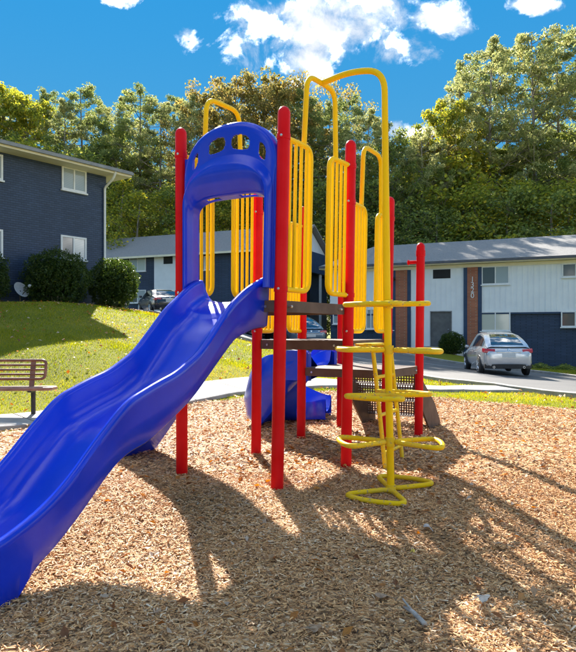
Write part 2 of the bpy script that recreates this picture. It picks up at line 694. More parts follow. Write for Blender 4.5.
M['bed'] = bed_mat()
M['chip'] = leaf_mat('wood_chip', [(0.0, (0.085, 0.048, 0.028)), (0.12, (0.24, 0.13, 0.062)), (0.42, (0.57, 0.30, 0.115)), (0.72, (0.74, 0.455, 0.205)), (1, (0.78, 0.63, 0.44))], 0.06, 0.7)
M['litter'] = leaf_mat('dry_leaf', [(0.0, (0.12, 0.055, 0.025)), (0.35, (0.30, 0.12, 0.03)), (0.6, (0.46, 0.20, 0.03)), (0.8, (0.40, 0.27, 0.15)), (1, (0.50, 0.44, 0.36))], 0.25)
M['grass'] = leaf_mat('grass_blade', [(0.0, (0.095, 0.135, 0.012)), (0.45, (0.205, 0.240, 0.018)), (0.8, (0.33, 0.315, 0.026)), (1, (0.46, 0.34, 0.09))], 0.5)
M['pine'] = leaf_mat('pine_needles', [(0.0, (0.103, 0.148, 0.053)), (0.5, (0.215, 0.265, 0.090)), (1, (0.471, 0.444, 0.169))], 0.45)
M['pine_grey'] = leaf_mat('greyish_pine_needles', [(0.0, (0.144, 0.179, 0.081)), (0.5, (0.306, 0.337, 0.139)), (1, (0.655, 0.586, 0.250))], 0.45)
M['olive'] = leaf_mat('olive_leaves', [(0.0, (0.123, 0.128, 0.039)), (0.5, (0.267, 0.242, 0.075)), (1, (0.553, 0.388, 0.133))], 0.48)
M['gold'] = leaf_mat('golden_leaves', [(0.0, (0.092, 0.138, 0.030)), (0.45, (0.251, 0.292, 0.049)), (1, (0.702, 0.568, 0.077))], 0.5)
M['green'] = leaf_mat('green_leaves', [(0.0, (0.071, 0.113, 0.032)), (0.5, (0.174, 0.227, 0.061)), (1, (0.450, 0.454, 0.107))], 0.45)
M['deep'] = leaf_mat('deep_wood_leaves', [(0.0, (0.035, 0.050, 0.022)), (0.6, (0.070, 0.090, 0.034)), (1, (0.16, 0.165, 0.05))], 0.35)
M['hedge'] = leaf_mat('clipped_shrub_leaves', [(0.0, (0.018, 0.040, 0.009)), (0.5, (0.045, 0.082, 0.015)), (1, (0.11, 0.145, 0.025))], 0.4, 0.45)
M['bark'] = noisy('bark', (0.16, 0.135, 0.115), (0.34, 0.30, 0.26), 6, 0.9, bscale=14, bstr=0.8, bdist=0.05, stretch=(1, 1, 0.25))
M['twig'] = noisy('grey_stick', (0.25, 0.22, 0.19), (0.45, 0.41, 0.36), 20, 0.8)

# ------------------------------------------------------------------ setting


def grid_mesh(name, xs, ys, zf, mat, dz=0.0):
    X, Y = np.meshgrid(xs, ys)
    Z = zf(X, Y) + dz
    v = np.stack([X, Y, Z], -1).reshape(-1, 3)
    nx, ny = len(xs), len(ys)
    i = np.arange(nx * ny).reshape(ny, nx)
    f = np.stack([i[:-1, :-1], i[:-1, 1:], i[1:, 1:], i[1:, :-1]], -1).reshape(-1, 4)
    return np_mesh(name, v, f, mat)


def np_mesh(name, v, f, mat, tint=None, smooth=True, parent=None):
    """v (n,3), f (m,k) with k constant"""
    me = bpy.data.meshes.new(name)
    k = f.shape[1]
    me.vertices.add(len(v))
    me.vertices.foreach_set('co', np.ascontiguousarray(v, np.float32).ravel())
    me.loops.add(f.size)
    me.loops.foreach_set('vertex_index', np.ascontiguousarray(f, np.int32).ravel())
    me.polygons.add(len(f))
    me.polygons.foreach_set('loop_start', np.arange(0, f.size, k, dtype=np.int32))
    me.polygons.foreach_set('loop_total', np.full(len(f), k, np.int32))
    if tint is not None:
        a = me.attributes.new('tint', 'FLOAT', 'POINT')
        a.data.foreach_set('value', np.ascontiguousarray(tint, np.float32))
    me.update(calc_edges=True)
    me.polygons.foreach_set('use_smooth', np.full(len(f), smooth))
    me.materials.append(mat)
    o = bpy.data.objects.new(name, me)
    COL.objects.link(o)
    if parent is not None:
        o.parent = parent
    return o


def structure(o):
    o['kind'] = 'structure'
    return o


xs = np.unique(np.concatenate([np.linspace(-400, -18, 30), np.arange(-18, 22, 0.4), np.linspace(22, 400, 30)]))
ys = np.unique(np.concatenate([np.linspace(-60, -4, 12), np.arange(-4, 52, 0.4), np.linspace(52, 700, 50)]))
structure(grid_mesh('lawn', xs, ys, terrain, M['lawn'], -0.012))

BED = np.array([(-9, 2.0), (-7, 5.2), (-5, 7.2), (-3.6, 8.25), (-1.66, 10.7), (-0.5, 11.9), (0.9, 12.7), (2.0, 12.7), (3, 12.3), (4.8, 10.6), (6.5, 7.5), (8, 3)])


def bed_far(x):
    x = np.asarray(x, float)
    return np.interp(x, BED[:, 0], BED[:, 1]) + 0.10 * np.sin(x * 3.1) + 0.05 * np.sin(x * 8.3 + 1)


bx = np.linspace(-8.5, 7.8, 110)
bt = np.linspace(0, 1, 90)
BX, BT = np.meshgrid(bx, bt)
BY = -3 + (bed_far(BX) + 3) * BT
# the bed dips under its rim so no edge floats
BZ = terrain(BX, BY) + 0.014 * np.minimum(1, (1 - BT) * 30) + 0.001
idx = np.arange(BX.size).reshape(BX.shape)
structure(np_mesh('wood_chip_bed', np.stack([BX, BY, BZ], -1).reshape(-1, 3), np.stack([idx[:-1, :-1], idx[:-1, 1:], idx[1:, 1:], idx[1:, :-1]], -1).reshape(-1, 4), M['bed']))

# concrete path of separate slabs
PATH = [(-8.4, 6.0), (-6, 7.75), (-3.9, 8.95), (-2.9, 10.1), (-1.8, 11.7), (-0.6, 13.0), (0.8, 13.9), (2.4, 14.5), (4.0, 14.75), (5.2, 15.0)]


def resample(pts, n):
    P = np.array(pts, float)
    # smooth with Chaikin
    for _ in range(2):
        Q = [P[0]]
        for a, b in zip(P[:-1], P[1:]):
            Q += [a * 0.75 + b * 0.25, a * 0.25 + b * 0.75]
        Q.append(P[-1])
        P = np.array(Q)
    d = np.concatenate([[0], np.cumsum(np.linalg.norm(np.diff(P, axis=0), axis=1))])
    s = np.linspace(0, d[-1], n)
    return np.stack([np.interp(s, d, P[:, k]) for k in range(P.shape[1])], 1)


pc = resample(PATH, 61)
path_root = structure(MB().build('path', M['concrete']))
for k in range(0, 60, 5):
    m = MB()
    rings = []
    for q in range(6):
        c = pc[k + q].copy()
        d = pc[min(k + q + 1, 60)] - pc[max(k + q - 1, 0)]
        d = d / np.linalg.norm(d)
        if q == 0:
            c = c + d * 0.012
        if q == 5:
            c = c - d * 0.012
        nrm = np.array([-d[1], d[0]])
        ring = []
        for (w, z) in ((-0.56, -0.06), (-0.56, 0.045), (-0.54, 0.055), (0.54, 0.055), (0.56, 0.045), (0.56, -0.06)):
            p = c + nrm * w
            ring.append((p[0], p[1], tz(p[0], p[1]) + z))
        rings.append(ring)
    m.loft(rings, True, True)
    m.build('slab', M['concrete'], path_root)

# asphalt drive and parking lot
NEAR = [(8.6, 2), (7.2, 9), (6.4, 12), (6.0, 13.3), (5.3, 15.5), (4.3, 18), (3.5, 20.5), (2.2, 22.6), (0.2, 23.0), (-1.5, 22.6), (-3.6, 24.5), (-5.2, 29), (-9, 36), (-20, 41)]
FARE = [(22, 2), (17, 9), (15, 15), (13.2, 20), (12.0, 25.0), (11.3, 28.6), (9.6, 31.2), (7.9, 32.6), (5.5, 35.0), (2.5, 37.5), (-1.0, 43.0), (-5, 45.0), (-12, 48.3), (-22, 52)]
na, fa = resample(NEAR, 90), resample(FARE, 90)
tt = np.linspace(0, 1, 26)[None, :, None]
AV = na[:, None, :] * (1 - tt) + fa[:, None, :] * tt
AZ = terrain(AV[..., 0], AV[..., 1]) + 0.006
idx = np.arange(AZ.size).reshape(AZ.shape)
structure(np_mesh('road', np.concatenate([AV, AZ[..., None]], -1).reshape(-1, 3), np.stack([idx[:-1, :-1], idx[1:, :-1], idx[1:, 1:], idx[:-1, 1:]], -1).reshape(-1, 4), M['asphalt']))
ROADPOLY = np.concatenate([na, fa[::-1]])


def in_poly(x, y, P):
    c = np.zeros(x.shape, bool)
    j = len(P) - 1
    for i in range(len(P)):
        xi, yi, xj, yj = P[i, 0], P[i, 1], P[j, 0], P[j, 1]
        c ^= ((yi > y) != (yj > y)) & (x < (xj - xi) * (y - yi) / (yj - yi + 1e-12) + xi)
        j = i
    return c


def kerb_along(pts, sgn):
    m = MB()
    rings = []
    for k in range(len(pts)):
        d = pts[min(k + 1, len(pts) - 1)] - pts[max(k - 1, 0)]
        d = d / np.linalg.norm(d)
        nr = np.array([-d[1], d[0]]) * sgn
        ring = []
        for (w, z) in ((0, -0.08), (0, 0.10), (0.02, 0.115), (0.14, 0.115), (0.16, 0.10), (0.16, -0.08)):
            p = pts[k] + nr * w
            ring.append((p[0], p[1], tz(p[0], p[1]) + z))
        rings.append(ring)
    m.loft(rings, True, True)
    return structure(m.build('kerb', M['concrete'], None, True, 40))


kerb_along(na[4:], 1)
kerb_along(fa, -1)
# painted stall lines in the lot
for (a, b) in (((6.6, 30.6), (8.4, 26.8)), ((3.2, 33.0), (4.9, 28.8)), ((0.2, 36.6), (1.9, 32.4)), ((-3.0, 39.5), (-1.2, 35.2))):
    a, b = np.array(a), np.array(b)
    d = (b - a) / np.linalg.norm(b - a)
    nr = np.array([-d[1], d[0]]) * 0.05
    m = MB()
    rings = []
    for k in range(13):
        c = a + (b - a) * k / 12
        rings.append([(*(c + nr), tz(*(c + nr)) + 0.012), (*(c - nr), tz(*(c - nr)) + 0.012)])
    m.loft(rings, False)
    structure(m.build('road_marking', M['line']))

# ------------------------------------------------------------------ loose cover


def scatter_quads(name, mat, x, y, z, ln, wd, yaw, pitch, roll, tint, bend=0.0, thick=0.0, kind='stuff', parent=None, sharp=False):
    """flat pieces; thick>0 adds side faces; bend folds each piece along its length"""
    n = len(x)
    cy, sy = np.cos(yaw), np.sin(yaw)
    cp, sp = np.cos(pitch), np.sin(pitch)
    cr, sr = np.cos(roll), np.sin(roll)
    ax = np.stack([cy * cp, sy * cp, sp], 1)
    bx_ = np.stack([-sy, cy, np.zeros(n)], 1)
    up0 = np.cross(ax, bx_)
    by = bx_ * cr[:, None] + up0 * sr[:, None]
    up = np.cross(ax, by)
    c = np.stack([x, y, z], 1)
    hl, hw = ln[:, None] / 2, wd[:, None] / 2
    th = np.asarray(thick) * np.ones(n)
    if np.any(th > 0):
        t = th[:, None]
        taper = rng.uniform(0.35, 1.0, (n, 1))
        p = [c - ax * hl - by * hw, c + ax * hl - by * hw * taper, c + ax * hl + by * hw * taper, c - ax * hl + by * hw]
        q = [a + up * t for a in p]
        v = np.stack(p + q, 1).reshape(-1, 3)
        base = (np.arange(n) * 8)[:, None]
        fs = np.concatenate([base + np.array([[4, 5, 6, 7]]), base + np.array([[0, 1, 5, 4]]), base + np.array([[1, 2, 6, 5]]), base + np.array([[2, 3, 7, 6]]), base + np.array([[3, 0, 4, 7]])])
        o = np_mesh(name, v, fs, mat, np.repeat(tint, 8), False, parent)
    else:
        b = np.asarray(bend) * np.ones(n)
        mid = c + up * (b * ln)[:, None]
        if sharp:
            v = np.stack([c - ax * hl, mid - by * hw, c + ax * hl, mid + by * hw], 1).reshape(-1, 3)
        else:
            v = np.stack([c - ax * hl - by * hw, mid + ax * hl - by * hw, mid + ax * hl + by * hw, c - ax * hl + by * hw], 1).reshape(-1, 3)
        base = (np.arange(n) * 4)[:, None]
        o = np_mesh(name, v, base + np.array([[0, 1, 2, 3]]), mat, np.repeat(tint, 4), False, parent)
    if kind:
        o['kind'] = kind
    return o


def bed_points(n, y0, y1, margin=1.2):
    y = np.sqrt(rng.uniform(y0 ** 2, y1 ** 2, n))
    x = rng.uniform(-1, 1, n) * (0.4528 * y + margin)
    ok = (y < bed_far(x) - 0.02)
    return x[ok], y[ok]


def chips(name, n, y0, y1, l0, l1, w0, w1, th, lift):
    x, y = bed_points(n, y0, y1)
    n = len(x)
    z = terrain(x, y) + 0.010 + rng.uniform(0, lift, n)
    damp = np.sin(x * 1.3 + 1.7 * np.sin(y * 0.9)) * np.sin(y * 1.1 - 0.6 * x) + 0.5 * np.sin(x * 4.3 + y * 3.1)
    tint = np.clip(rng.beta(2.0, 1.8, n) + 0.10 * damp - 0.01, 0, 1)
    return scatter_quads(name, M['chip'], x, y, z, rng.uniform(l0, l1, n) * rng.uniform(0.5, 1.1, n), rng.uniform(w0, w1, n), rng.uniform(0, 2 * PI, n), rng.normal(0, 0.22, n), rng.normal(0, 0.35, n), tint, thick=rng.uniform(0.5, 1.3, n) * th)


chips('wood_chips', 112000, 2.2, 5.8, 0.014, 0.050, 0.0035, 0.0095, 0.0024, 0.024)
chips('wood_chips', 74000, 5.5, 13.0, 0.03, 0.07, 0.008, 0.019, 0.0035, 0.028)
chips('wood_chips', 40000, 2.2, 6.5, 0.006, 0.018, 0.003, 0.008, 0.002, 0.030)

# fallen leaves, too many to count
lx, ly = bed_points(2600, 2.4, 13.0)
lx = np.concatenate([lx, rng.normal(-0.22, 0.35, 170), rng.normal(1.6, 0.5, 60)])
ly = np.concatenate([ly, rng.normal(6.15, 0.5, 170), rng.normal(5.6, 0.6, 60)])
n = len(lx)
scatter_quads('fallen_leaves', M['litter'], lx, ly, terrain(lx, ly) + rng.uniform(0.03, 0.045, n), rng.uniform(0.03, 0.085, n), rng.uniform(0.02, 0.05, n), rng.uniform(0, 6.3, n), rng.normal(0, 0.3, n), rng.normal(0, 0.4, n), rng.beta(1.6, 1.4, n), bend=0.12, sharp=True)


def lawn_points(n, y0, y1, margin=2.0):
    y = np.sqrt(rng.uniform(y0 ** 2, y1 ** 2, n))
    x = rng.uniform(-1, 1, n) * (0.4528 * y + margin)
    ok = (y > bed_far(x) + 0.0) & ~in_poly(x, y, ROADPOLY)
    d = np.min(np.hypot(x[:, None] - pc[None, ::2, 0], y[:, None] - pc[None, ::2, 1]), 1)
    ok &= d > 0.62 + 0.05 * np.sin(x * 9)
    return x[ok], y[ok]


def grass(name, n, y0, y1, h0, h1, w):
    x, y = lawn_points(n, y0, y1)
    n = len(x)
    z = terrain(x, y) - 0.015
    h = rng.uniform(h0, h1, n) * (0.75 + 0.35 * np.sin(x * 2.1 + np.sin(y * 1.7)) ** 2)
    yaw = rng.uniform(0, 2 * PI, n)
    lean = rng.uniform(0.1, 0.9, n)
    dx, dy = np.cos(yaw) * lean * h, np.sin(yaw) * lean * h
    ww = w * rng.uniform(0.6, 1.3, n)
    px, py = -np.sin(yaw) * ww, np.cos(yaw) * ww
    c = np.stack([x, y, z], 1)
    a = c + np.stack([px, py, 0 * x], 1)
    b = c - np.stack([px, py, 0 * x], 1)
    t = c + np.stack([dx, dy, h], 1)
    v = np.stack([a, b, t], 1).reshape(-1, 3)
    tint = np.clip(rng.beta(2, 2, n) * 0.8 + 0.22 * np.sin(x * 0.9 + 1.3 * np.sin(y * 0.7)) * np.sin(y * 0.8) + 0.1, 0, 1)
    o = np_mesh(name, v, (np.arange(n) * 3)[:, None] + np.array([[0, 1, 2]]), M['grass'], np.repeat(tint, 3), False)
    o['kind'] = 'stuff'


grass('grass', 150000, 7.5, 16, 0.025, 0.055, 0.005)
grass('grass', 170000, 15, 33, 0.03, 0.065, 0.010)
lx, ly = lawn_points(2600, 7.5, 30)
n = len(lx)
scatter_quads('fallen_leaves', M['litter'], lx, ly, terrain(lx, ly) + rng.uniform(0.03, 0.07, n), rng.uniform(0.05, 0.11, n), rng.uniform(0.04, 0.08, n), rng.uniform(0, 6.3, n), rng.normal(0, 0.4, n), rng.normal(0, 0.4, n), rng.beta(1.6, 1.4, n), bend=0.12, sharp=True)

# a few single leaves and sticks one can pick out
P2W = lambda x, y, z=0.0: ((x - 288) / F_PX * (F_PX * (CAM_H - z) / (y - Y_HOR)), F_PX * (CAM_H - z) / (y - Y_HOR))


def big_leaf(px, py, size, yaw, tintval, label):
    x, y = P2W(px, py, -0.05)
    z = tz(x, y) + 0.045
    root = MB()
    n = 14
    R = Matrix.Rotation(yaw, 3, 'Z') @ Matrix.Rotation(0.25, 3, 'X')
    vs = [Vector((0, 0, 0.012))]
    for k in range(n):
        a = 2 * PI * k / n
        r = size * 0.72 * (0.5 + 0.28 * abs(math.cos(1.5 * a)) + 0.06 * ((k * 7) % 3))
        vs.append(R @ Vector((r * math.cos(a), r * 0.75 * math.sin(a), 0.25 * r * math.cos(2 * a + 0.5))))
    root.add([v + Vector((x, y, z)) for v in vs], [(0, 1 + k, 1 + (k + 1) % n) for k in range(n)])
    stem = R @ Vector((-size * 1.2, 0, 0))
    root.tube([Vector((x, y, z)) + stem, Vector((x, y, z + 0.012))], 0.0025, 5)
    o = root.build('dry_leaf', M['leaf_' + tintval], None)
    tag(o, label, 'leaf')


M['leaf_pale'] = noisy('pale_dry_leaf', (0.42, 0.36, 0.29), (0.58, 0.52, 0.45), 40, 0.7)
M['leaf_tan'] = noisy('tan_dry_leaf', (0.26, 0.16, 0.09), (0.38, 0.26, 0.16), 40, 0.7)
M['leaf_yellow'] = noisy('yellow_dry_leaf', (0.5, 0.34, 0.03), (0.62, 0.45, 0.06), 40, 0.6)
M['leaf_orange'] = noisy('orange_dry_leaf', (0.42, 0.15, 0.02), (0.55, 0.24, 0.04), 40, 0.6)
big_leaf(483, 594, 0.07, 0.4, 'pale', 'pale curled dry leaf in the patch of chips shaded by bars')
big_leaf(428, 533, 0.08, 1.7, 'pale', 'greyish dry leaf on chips in front of the ring climber')
big_leaf(382, 590, 0.07, 2.6, 'tan', 'tan dry leaf lying next to the forked grey stick')
big_leaf(413, 551, 0.03, 0.9, 'yellow', 'small bright yellow leaf on the shaded wood chips')
big_leaf(315, 617, 0.06, 0.2, 'tan', 'brown dry leaf alone on the shaded chips')
big_leaf(345, 474, 0.045, 1.2, 'orange', 'orange leaf at the foot of a red post')
big_leaf(277, 460, 0.05, 2.2, 'orange', 'orange leaf lying behind the tallest looking red post')
m = MB()
a = P2W(404, 601, -0.05)
b = P2W(425, 620, -0.05)
za, zb = tz(*a) + 0.04, tz(*b) + 0.045
mid = ((a[0] * 0.55 + b[0] * 0.45), (a[1] * 0.55 + b[1] * 0.45), (za + zb) / 2 + 0.012)
m.tube([(a[0], a[1], za), mid, (b[0], b[1], zb)], [0.007, 0.011, 0.013], 8)
m.tube([mid, (mid[0] - 0.03, mid[1] + 0.12, mid[2] + 0.015)], [0.007, 0.004], 6)
tag(m.build('stick', M['twig'], None, True), 'forked pale grey stick lying on the shaded wood chips', 'stick')

# ------------------------------------------------------------------ play structure
TH, SU, SV = 0.55293, 1.045, 1.080
U2 = Vector((math.cos(TH), -math.sin(TH), 0))
V2 = Vector((math.sin(TH), math.cos(TH), 0))
ORI = Vector((-0.9486, 5.7403, 0))
POSTS = {(0, 0): (-0.957, 5.74, -0.003), (1, 0): (-0.090, 5.19, 0.019), (1, 1): (0.557, 6.11, 0.015), (0, 1): (-0.335, 6.66, 0.008),
         (1, 2): (1.072, 7.03, 0.020), (0, 2): (0.155, 7.58, 0.010), (1, 3): (1.631, 7.95, 0.012), (0, 3): (0.70, 8.5, 0.010)}


def S(i, j, z):
    """play structure coordinates: i across, j along (in bays), z up; follows the slightly leaning posts"""
    c = min(2, max(0, int(math.floor(j))))
    t = j - c
    r = []
    for k in range(3):
        a = POSTS[(0, c)][k] * (1 - t) + POSTS[(0, c + 1)][k] * t
        b = POSTS[(1, c)][k] * (1 - t) + POSTS[(1, c + 1)][k] * t
        r.append(a * (1 - i) + b * i)
    return Vector((r[0] + r[2] * z, r[1], z))


def SL(c, t, z):
    """first slide: c sideways from its axis, t metres out from the deck"""
    p = ORI + U2 * (SU / 2 + c) - V2 * t
    return Vector((p.x, p.y, z))


play = thing('play_structure', 'red, yellow and blue playground climbing structure with slides on wood chips', 'playground', (0.3, 6.8, 0))
POST_TOP = {0: 3.14, 1: 3.14, 2: 2.79, 3: 2.41}
DECK_Z = (1.56, 1.215, 0.87)
R_POST = 0.052
for (i, j), (x, y, ln) in POSTS.items():
    top = POST_TOP[j]
    zs = [-0.35, 0.0, 0.8, 1.6, top - 0.06]
    path = [S(i, j, z) for z in zs]
    rad = [R_POST] * len(zs)
    for a in (15, 35, 55, 75, 88):
        a = math.radians(a)
        path.append(S(i, j, top - 0.06 + 0.06 * math.sin(a)))
        rad.append(R_POST * math.cos(a))
    m = MB()
    m.tube(path, rad, 24)
    post = m.build('post', M['red'], play, True, 60)


def clamp(i, j, z, parent):
    m = MB()
    m.tube([S(i, j, z - 0.022), S(i, j, z + 0.022)], R_POST + 0.005, 20)
    o = m.build('clamp', M['red'], parent, True, 40)
    bt = MB()
    dirc = Vector((-0.35, -1, 0)).normalized()
    bt.lathe([(0.011, -0.01), (0.011, 0.006), (0.006, 0.010)], S(i, j, z) + dirc * (R_POST + 0.004), 8, dirc)
    bt.build('bolt', M['bolt'], o, True, 40)
    return o


# decks with rim, perforated plate
for k, dz in enumerate(DECK_Z):
    def P(i, j, z):
        return S(i, k + j, z)
    e = 0.015
    m = MB()
    # rim boards
    for (a, b) in (((e, e), (1 - e, e)), ((1 - e, e), (1 - e, 1 - e)), ((1 - e, 1 - e), (e, 1 - e)), ((e, 1 - e), (e, e))):
        A, B = P(*a, 0), P(*b, 0)
        d = (B - A).normalized()
        nr = Vector((-d.y, d.x, 0)) * 0.018
        q = []
        for z in (dz - 0.095, dz):
            q += [Vector((A.x, A.y, z)) - nr, Vector((B.x, B.y, z)) - nr, Vector((B.x, B.y, z)) + nr, Vector((A.x, A.y, z)) + nr]
        m.hexa(q)
    deck = m.build('deck', M['deck'], play)
    # plate as a lattice of flat bars (perforated vinyl-coated steel)
    pl = MB()
    nb = 26
    for q in range(nb):
        t0 = 0.03 + 0.94 * q / nb
        t1 = t0 + 0.94 / nb * 0.62
        z0, z1 = dz - 0.012, dz - 0.002
        pl.hexa([P(0.03, t0, z0), P(0.97, t0, z0), P(0.97, t1, z0), P(0.03, t1, z0), P(0.03, t0, z1), P(0.97, t0, z1), P(0.97, t1, z1), P(0.03, t1, z1)])
        pl.hexa([P(t0, 0.03, z0 - 0.003), P(t1, 0.03, z0 - 0.003), P(t1, 0.97, z0 - 0.003), P(t0, 0.97, z0 - 0.003), P(t0, 0.03, z1 - 0.002), P(t1, 0.03, z1 - 0.002), P(t1, 0.97, z1 - 0.002), P(t0, 0.97, z1 - 0.002)])
    pl.build('perforated_plate', M['deck'], deck)
    for (i, j) in ((0, 0), (1, 0), (1, 1), (0, 1)):
        for (qi, qj) in ((0.12 if i == 0 else 0.88, j), (i, 0.12 if j == 0 else 0.88)):
            bm_ = MB()
            cc = P(0.015 + 0.97 * qi, 0.015 + 0.97 * qj, dz - 0.05)
            bm_.lathe([(0.012, -0.035), (0.012, 0.03), (0.006, 0.035)], cc, 8, V2 if qj in (0, 1) else U2)
            bm_.build('bolt', M['bolt'], deck, True, 40)

# barred guard panels with a tall hand loop in the middle


def guard(i, c, dz, j0, j1, j2, j3, arch=True):
    """side i of bay c; panels j0..j1 and j2..j3"""
    zb, zt = dz + 0.09, dz + 1.33
    for (a, b, inner) in ((0.055, j1, j1), (j2, 0.945, j2)):
        m = MB()
        outer = a if inner == b else b
        m.tube(fillet([S(i, c + outer, zt), S(i, c + inner, zt), S(i, c + inner, zb), S(i, c + outer, zb)], 0.10, 6), 0.023, 12)
        pan = m.build('guard_panel', M['yellow'], play, True, 50)
        nb = 4
        for q in range(nb):
            t = outer + (inner - outer) * (q + 0.45) / (nb + 0.25)
            bmx = MB()
            bmx.tube([S(i, c + t, zb), S(i, c + t, zt)], 0.0155, 10)
            bmx.build('bar', M['yellow'], pan, True, 50)
        pj = 0 if outer < inner else 1
        clamp(i, c + pj, zt, pan)
        clamp(i, c + pj, zb, pan)
    if arch:
        m = MB()
        l0, l1 = j1 - 0.10, j2 + 0.10
        ztop = dz + 1.95
        m.tube(fillet([S(i, c + l0, zt), S(i, c + l0 + 0.03, ztop), S(i, c + l1 - 0.03, ztop), S(i, c + l1, zt)], 0.13, 8), 0.023, 12)
        m.build('hand_loop', M['yellow'], play, True, 50)


guard(1, 0, DECK_Z[0], 0, 0.37, 0.65, 1)
guard(0, 0, DECK_Z[0], 0, 0.37, 0.65, 1)
guard(1, 1, DECK_Z[1], 0, 0.36, 0.66, 1)
guard(0, 1, DECK_Z[1], 0, 0.36, 0.66, 1, False)

# hood over the first slide: moulded arch with little windows


def arch_pt(w, top, zs, zb, a, sq=2.35):
    """a 0..1 from left foot over the crown to right foot -> (c, z)"""
    if a < 0.3:
        return (-w, zb + (zs - zb) * a / 0.3)
    if a > 0.7:
        return (w, zb + (zs - zb) * (1 - a) / 0.3)
    th = PI * (1 - (a - 0.3) / 0.4)
    cx, sx = math.cos(th), math.sin(th)
    ex = 2 / sq
    return (w * math.copysign(abs(cx) ** ex, cx), zs + (top - zs) * abs(sx) ** ex)


def hood():
    prof = [(-0.045, 0.462, 3.08, 2.66), (0.025, 0.462, 3.08, 2.66), (0.045, 0.452, 3.055, 2.64), (0.052, 0.444, 3.01, 2.60), (0.068, 0.436, 2.80, 2.46), (0.085, 0.432, 2.765, 2.43), (0.115, 0.418, 2.71, 2.38),
            (0.122, 0.40, 2.655, 2.34), (0.100, 0.392, 2.565, 2.30), (0.055, 0.384, 2.485, 2.25), (0.03, 0.382, 2.472, 2.24), (-0.05, 0.382, 2.455, 2.23)]
    sub = [2, 2, 2, 36, 3, 3, 3, 3, 3, 2, 20]
    rows = []
    seg = []
    for k in range(len(prof) - 1):
        for q in range(sub[k]):
            t = q / sub[k]
            rows.append([prof[k][x] * (1 - t) + prof[k + 1][x] * t for x in range(4)])
            seg.append((k, t))
    rows.append(list(prof[-1]))
    NA = 420
    m = MB()
    vs, fs = [], []
    for (d, w, top, zs) in rows:
        sq = 2.2 + 1.9 * float(ss(0.425, 0.384, w) if w < 0.425 else 0)
        for a in range(NA + 1):
            c, z = arch_pt(w, top, zs, 1.66, a / NA, sq)
            lean = POSTS[(0, 0)][2] * (0.5 - c / SU) + POSTS[(1, 0)][2] * (0.5 + c / SU)
            p = ORI + U2 * (SU / 2 + c) - V2 * d
            vs.append((p.x + lean * z, p.y, z))
    for r in range(len(rows) - 1):
        k, t = seg[r]
        for a in range(NA):
            c, z = arch_pt(rows[r][1], rows[r][2], rows[r][3], 1.66, (a + 0.5) / NA)
            hole = False
            if k == 3 and z > 2.62:
                tm = t + 0.014
                for (c0, c1, t0, t1) in ((-0.205, -0.03, 0.18, 0.80), (0.04, 0.225, 0.18, 0.80), (-0.365, -0.305, 0.2, 0.85), (0.305, 0.37, 0.2, 0.85)):
                    if c0 < c < c1 and t0 < tm < t1:
                        # rounded corners
                        u_ = abs((c - (c0 + c1) / 2) / ((c1 - c0) / 2))
                        v_ = abs((tm - (t0 + t1) / 2) / ((t1 - t0) / 2))
                        if u_ ** 3 + v_ ** 3 < 1:
                            hole = True
            if k == 10 and z > 2.3:
                for (c0, c1) in ((-0.19, -0.05), (0.03, 0.18)):
                    if c0 < c < c1 and 0.1 < t < 0.72:
                        hole = True
            if not hole:
                b = r * (NA + 1) + a
                fs.append((b, b + 1, b + NA + 2, b + NA + 1))
    m.add(vs, fs)
    o = m.build('slide_hood', M['blue'], play, True, 60)
    sol = o.modifiers.new('thick', 'SOLIDIFY')
    sol.thickness = 0.012
    sol.offset = 0
    for sg in (-1, 1):
        f = MB()
        n = 8
        outline = [(sg * 0.40, 1.68), (sg * 0.515, 1.68), (sg * 0.515, 2.83), (sg * 0.47, 2.845), (sg * 0.40, 2.84)]
        q = []
        for d in (-0.02, 0.012):
            for (c, z) in outline:
                lean = POSTS[(0, 0)][2] * (0.5 - c / SU) + POSTS[(1, 0)][2] * (0.5 + c / SU)
                p = ORI + U2 * (SU / 2 + c) - V2 * d
                q.append((p.x + lean * z, p.y, z))
        k = len(outline)
        fs = [tuple(range(k)), tuple(range(2 * k - 1, k - 1, -1))] + [(x, (x + 1) % k, k + (x + 1) % k, k + x) for x in range(k)]
        f.add(q, fs)
        f.build('side_flange', M['blue'], o)


hood()

# first slide: wavy single chute
RIM = [(-0.06, 1.76), (0.0, 1.755), (0.2, 1.66), (0.45, 1.49), (0.62, 1.32), (0.80, 1.15), (1.05, 1.02), (1.25, 0.96), (1.5, 0.87), (1.65, 0.745), (1.8, 0.61), (1.92, 0.49), (2.05, 0.39), (2.2, 0.305), (2.4, 0.225), (2.65, 0.19), (2.9, 0.18)]
BOT = [(-0.06, 1.34), (0.1, 1.33), (0.35, 1.24), (0.5, 1.12), (0.87, 0.81), (1.17, 0.64), (1.30, 0.575), (1.5, 0.525), (1.65, 0.43), (1.87, 0.225), (2.06, 0.075), (2.2, -0.005), (2.3, -0.16), (2.9, -0.2)]


def interp_s(tab, t):
    xs_ = [a for a, _ in tab]
    ys_ = [b for _, b in tab]
    acc = 0
    for k in (-0.06, -0.03, 0, 0.03, 0.06):
        acc += float(np.interp(t + k, xs_, ys_))
    return acc / 5


